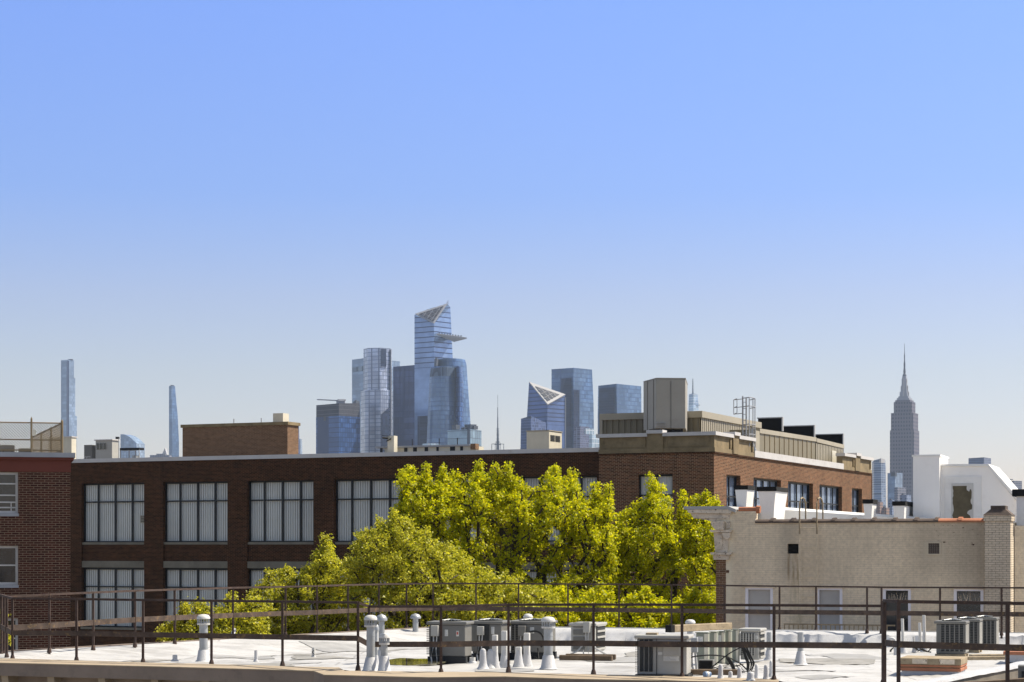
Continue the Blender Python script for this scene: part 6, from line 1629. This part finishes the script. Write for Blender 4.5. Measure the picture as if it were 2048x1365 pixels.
    for i in order:
        c = Vector(C_[i, :3]); best, bc = None, 1e9
        for j in range(2, len(nodes)):
            dd = (c - nodes[j]).length; k = dd + .35 * cost[j]
            if nodes[j].z > c.z - .0 and dd > .5: k += 1.5
            if k < bc: best, bc = j, k
        a = nodes[best]; L_ = (c - a).length; m = max(1, int(L_ / .7)); prev = best
        for s_ in range(1, m + 1):
            q = s_ / m; p = a.lerp(c, q); w = math.sin(math.pi * q) * L_ * .1
            p += Vector((rng.normal() * .06, rng.normal() * .06, -w + rng.normal() * .04))
            nodes.append(p); par.append(prev); cost.append(cost[prev] + (p - nodes[prev]).length); prev = len(nodes) - 1
    cnt = [0] * len(nodes)
    for j in range(len(nodes) - 1, 0, -1):
        cnt[j] += 1; cnt[par[j]] += cnt[j]
    rad = [.017 * (c_ ** .42) * 1.2 for c_ in cnt]; rad[0] = rad[1] * 1.3
    tb = MB()
    for j in range(1, len(nodes)):
        a, b = nodes[par[j]], nodes[j]
        if (b - a).length < 1e-3: continue
        tb.tube([a, b], min(rad[par[j]], rad[j] * 1.6), 6 if rad[j] > .04 else 4, rad[j])
    tb.build('trunk', M['bark'], t, smooth=True)
    return t
profA = [(792, 1010), (794, 948), (802, 926), (822, 925), (833, 940), (850, 920), (857, 950), (870, 952), (883, 927), (895, 945), (908, 940), (925, 940), (935, 950), (945, 930), (960, 923), (975, 930), (990, 921), (1004, 950), (1014, 924), (1030, 945), (1045, 952), (1060, 957), (1083, 957), (1090, 938), (1110, 922), (1125, 945), (1145, 934), (1160, 965), (1175, 985), (1190, 962), (1200, 980), (1217, 964), (1228, 975), (1231, 1030), (1226, 1060)]
tree(76, 1030, profA, 1290, 2.7, 570, 225, .060, M['leafA'], 'largest bright yellow green tree rising highest in front of the factory', seed=11)
profB = [(1200, 1060), (1228, 1040), (1240, 1013), (1265, 1010), (1280, 992), (1292, 990), (1303, 948), (1315, 958), (1326, 962), (1336, 985), (1344, 1020), (1352, 1045), (1360, 1010), (1366, 980), (1376, 998), (1388, 984), (1400, 1003), (1413, 979), (1428, 982), (1441, 1000), (1446, 1040), (1450, 1090)]
tree(78, 1330, profB, 1290, 2.4, 400, 225, .060, M['leafA'], 'bright yellow green tree just left of the old white cornice', seed=12)
profC = [(696, 1105), (705, 1072), (715, 1056), (740, 1046), (755, 1028), (770, 1031), (790, 1017), (815, 1028), (825, 1045), (850, 1046), (872, 1056), (890, 1072), (915, 1092), (950, 1118), (1000, 1138), (1060, 1158), (1110, 1180)]
tree(68, 830, profC, 1300, 2.0, 340, 210, .056, M['leafC'], 'duller olive green tree in front of the lower left of the largest tree', rc=(.25, .45), seed=13)
profD = [(470, 1215), (490, 1190), (515, 1160), (535, 1140), (550, 1132), (580, 1130), (600, 1136), (612, 1105), (630, 1097), (645, 1080), (654, 1062), (668, 1085), (678, 1105), (690, 1112), (705, 1135), (730, 1150)]
tree(70, 610, profD, 1300, 1.9, 240, 210, .056, M['leafC'], 'olive green tree with a single pointed tip left of the olive round one', rc=(.25, .42), seed=14)
profE = [(325, 1250), (340, 1240), (355, 1228), (368, 1200), (385, 1206), (400, 1196), (430, 1202), (450, 1190), (463, 1178), (475, 1195), (500, 1190), (530, 1195)]
tree(66, 440, profE, 1310, 1.5, 160, 210, .054, M['leafC'], 'lowest olive green tree behind the lone white vent stack at the left', rc=(.2, .36), seed=15)
profF = [(1080, 1180), (1120, 1165), (1160, 1175), (1200, 1160), (1240, 1180), (1290, 1170), (1340, 1185), (1390, 1175), (1436, 1200)]
tree(70, 1250, profF, 1310, 1.5, 240, 210, .060, M['leafA'], 'low bushy yellow green tree filling the gap behind the rear railing', rc=(.25, .45), seed=16)
profG = [(-90, 1180), (-60, 1190), (-30, 1200), (0, 1208), (10, 1212), (17, 1228), (14, 1250)]
tree(52, -50, profG, 1290, .8, 50, 110, .06, M['leafC'], 'small tree whose leaves poke in at the left edge behind the railing', rc=(.18, .3), seed=17)

# ------------------------------------------------------------------ haze
hz = MB().box(-4000, 4000, -500, 5600, -2, 520)
m = bpy.data.materials.new('air'); m.use_nodes = True; m.node_tree.nodes.clear()
pv = m.node_tree.nodes.new('ShaderNodeVolumePrincipled'); ou = m.node_tree.nodes.new('ShaderNodeOutputMaterial')
pv.inputs['Color'].default_value = (.66, .80, 1.0, 1); pv.inputs['Density'].default_value = 5.0e-5
pv.inputs['Density Attribute'].default_value = ''
pv.inputs['Anisotropy'].default_value = .3
m.node_tree.links.new(pv.outputs[0], ou.inputs['Volume'])
tag(hz.build('haze', m), kind='stuff')
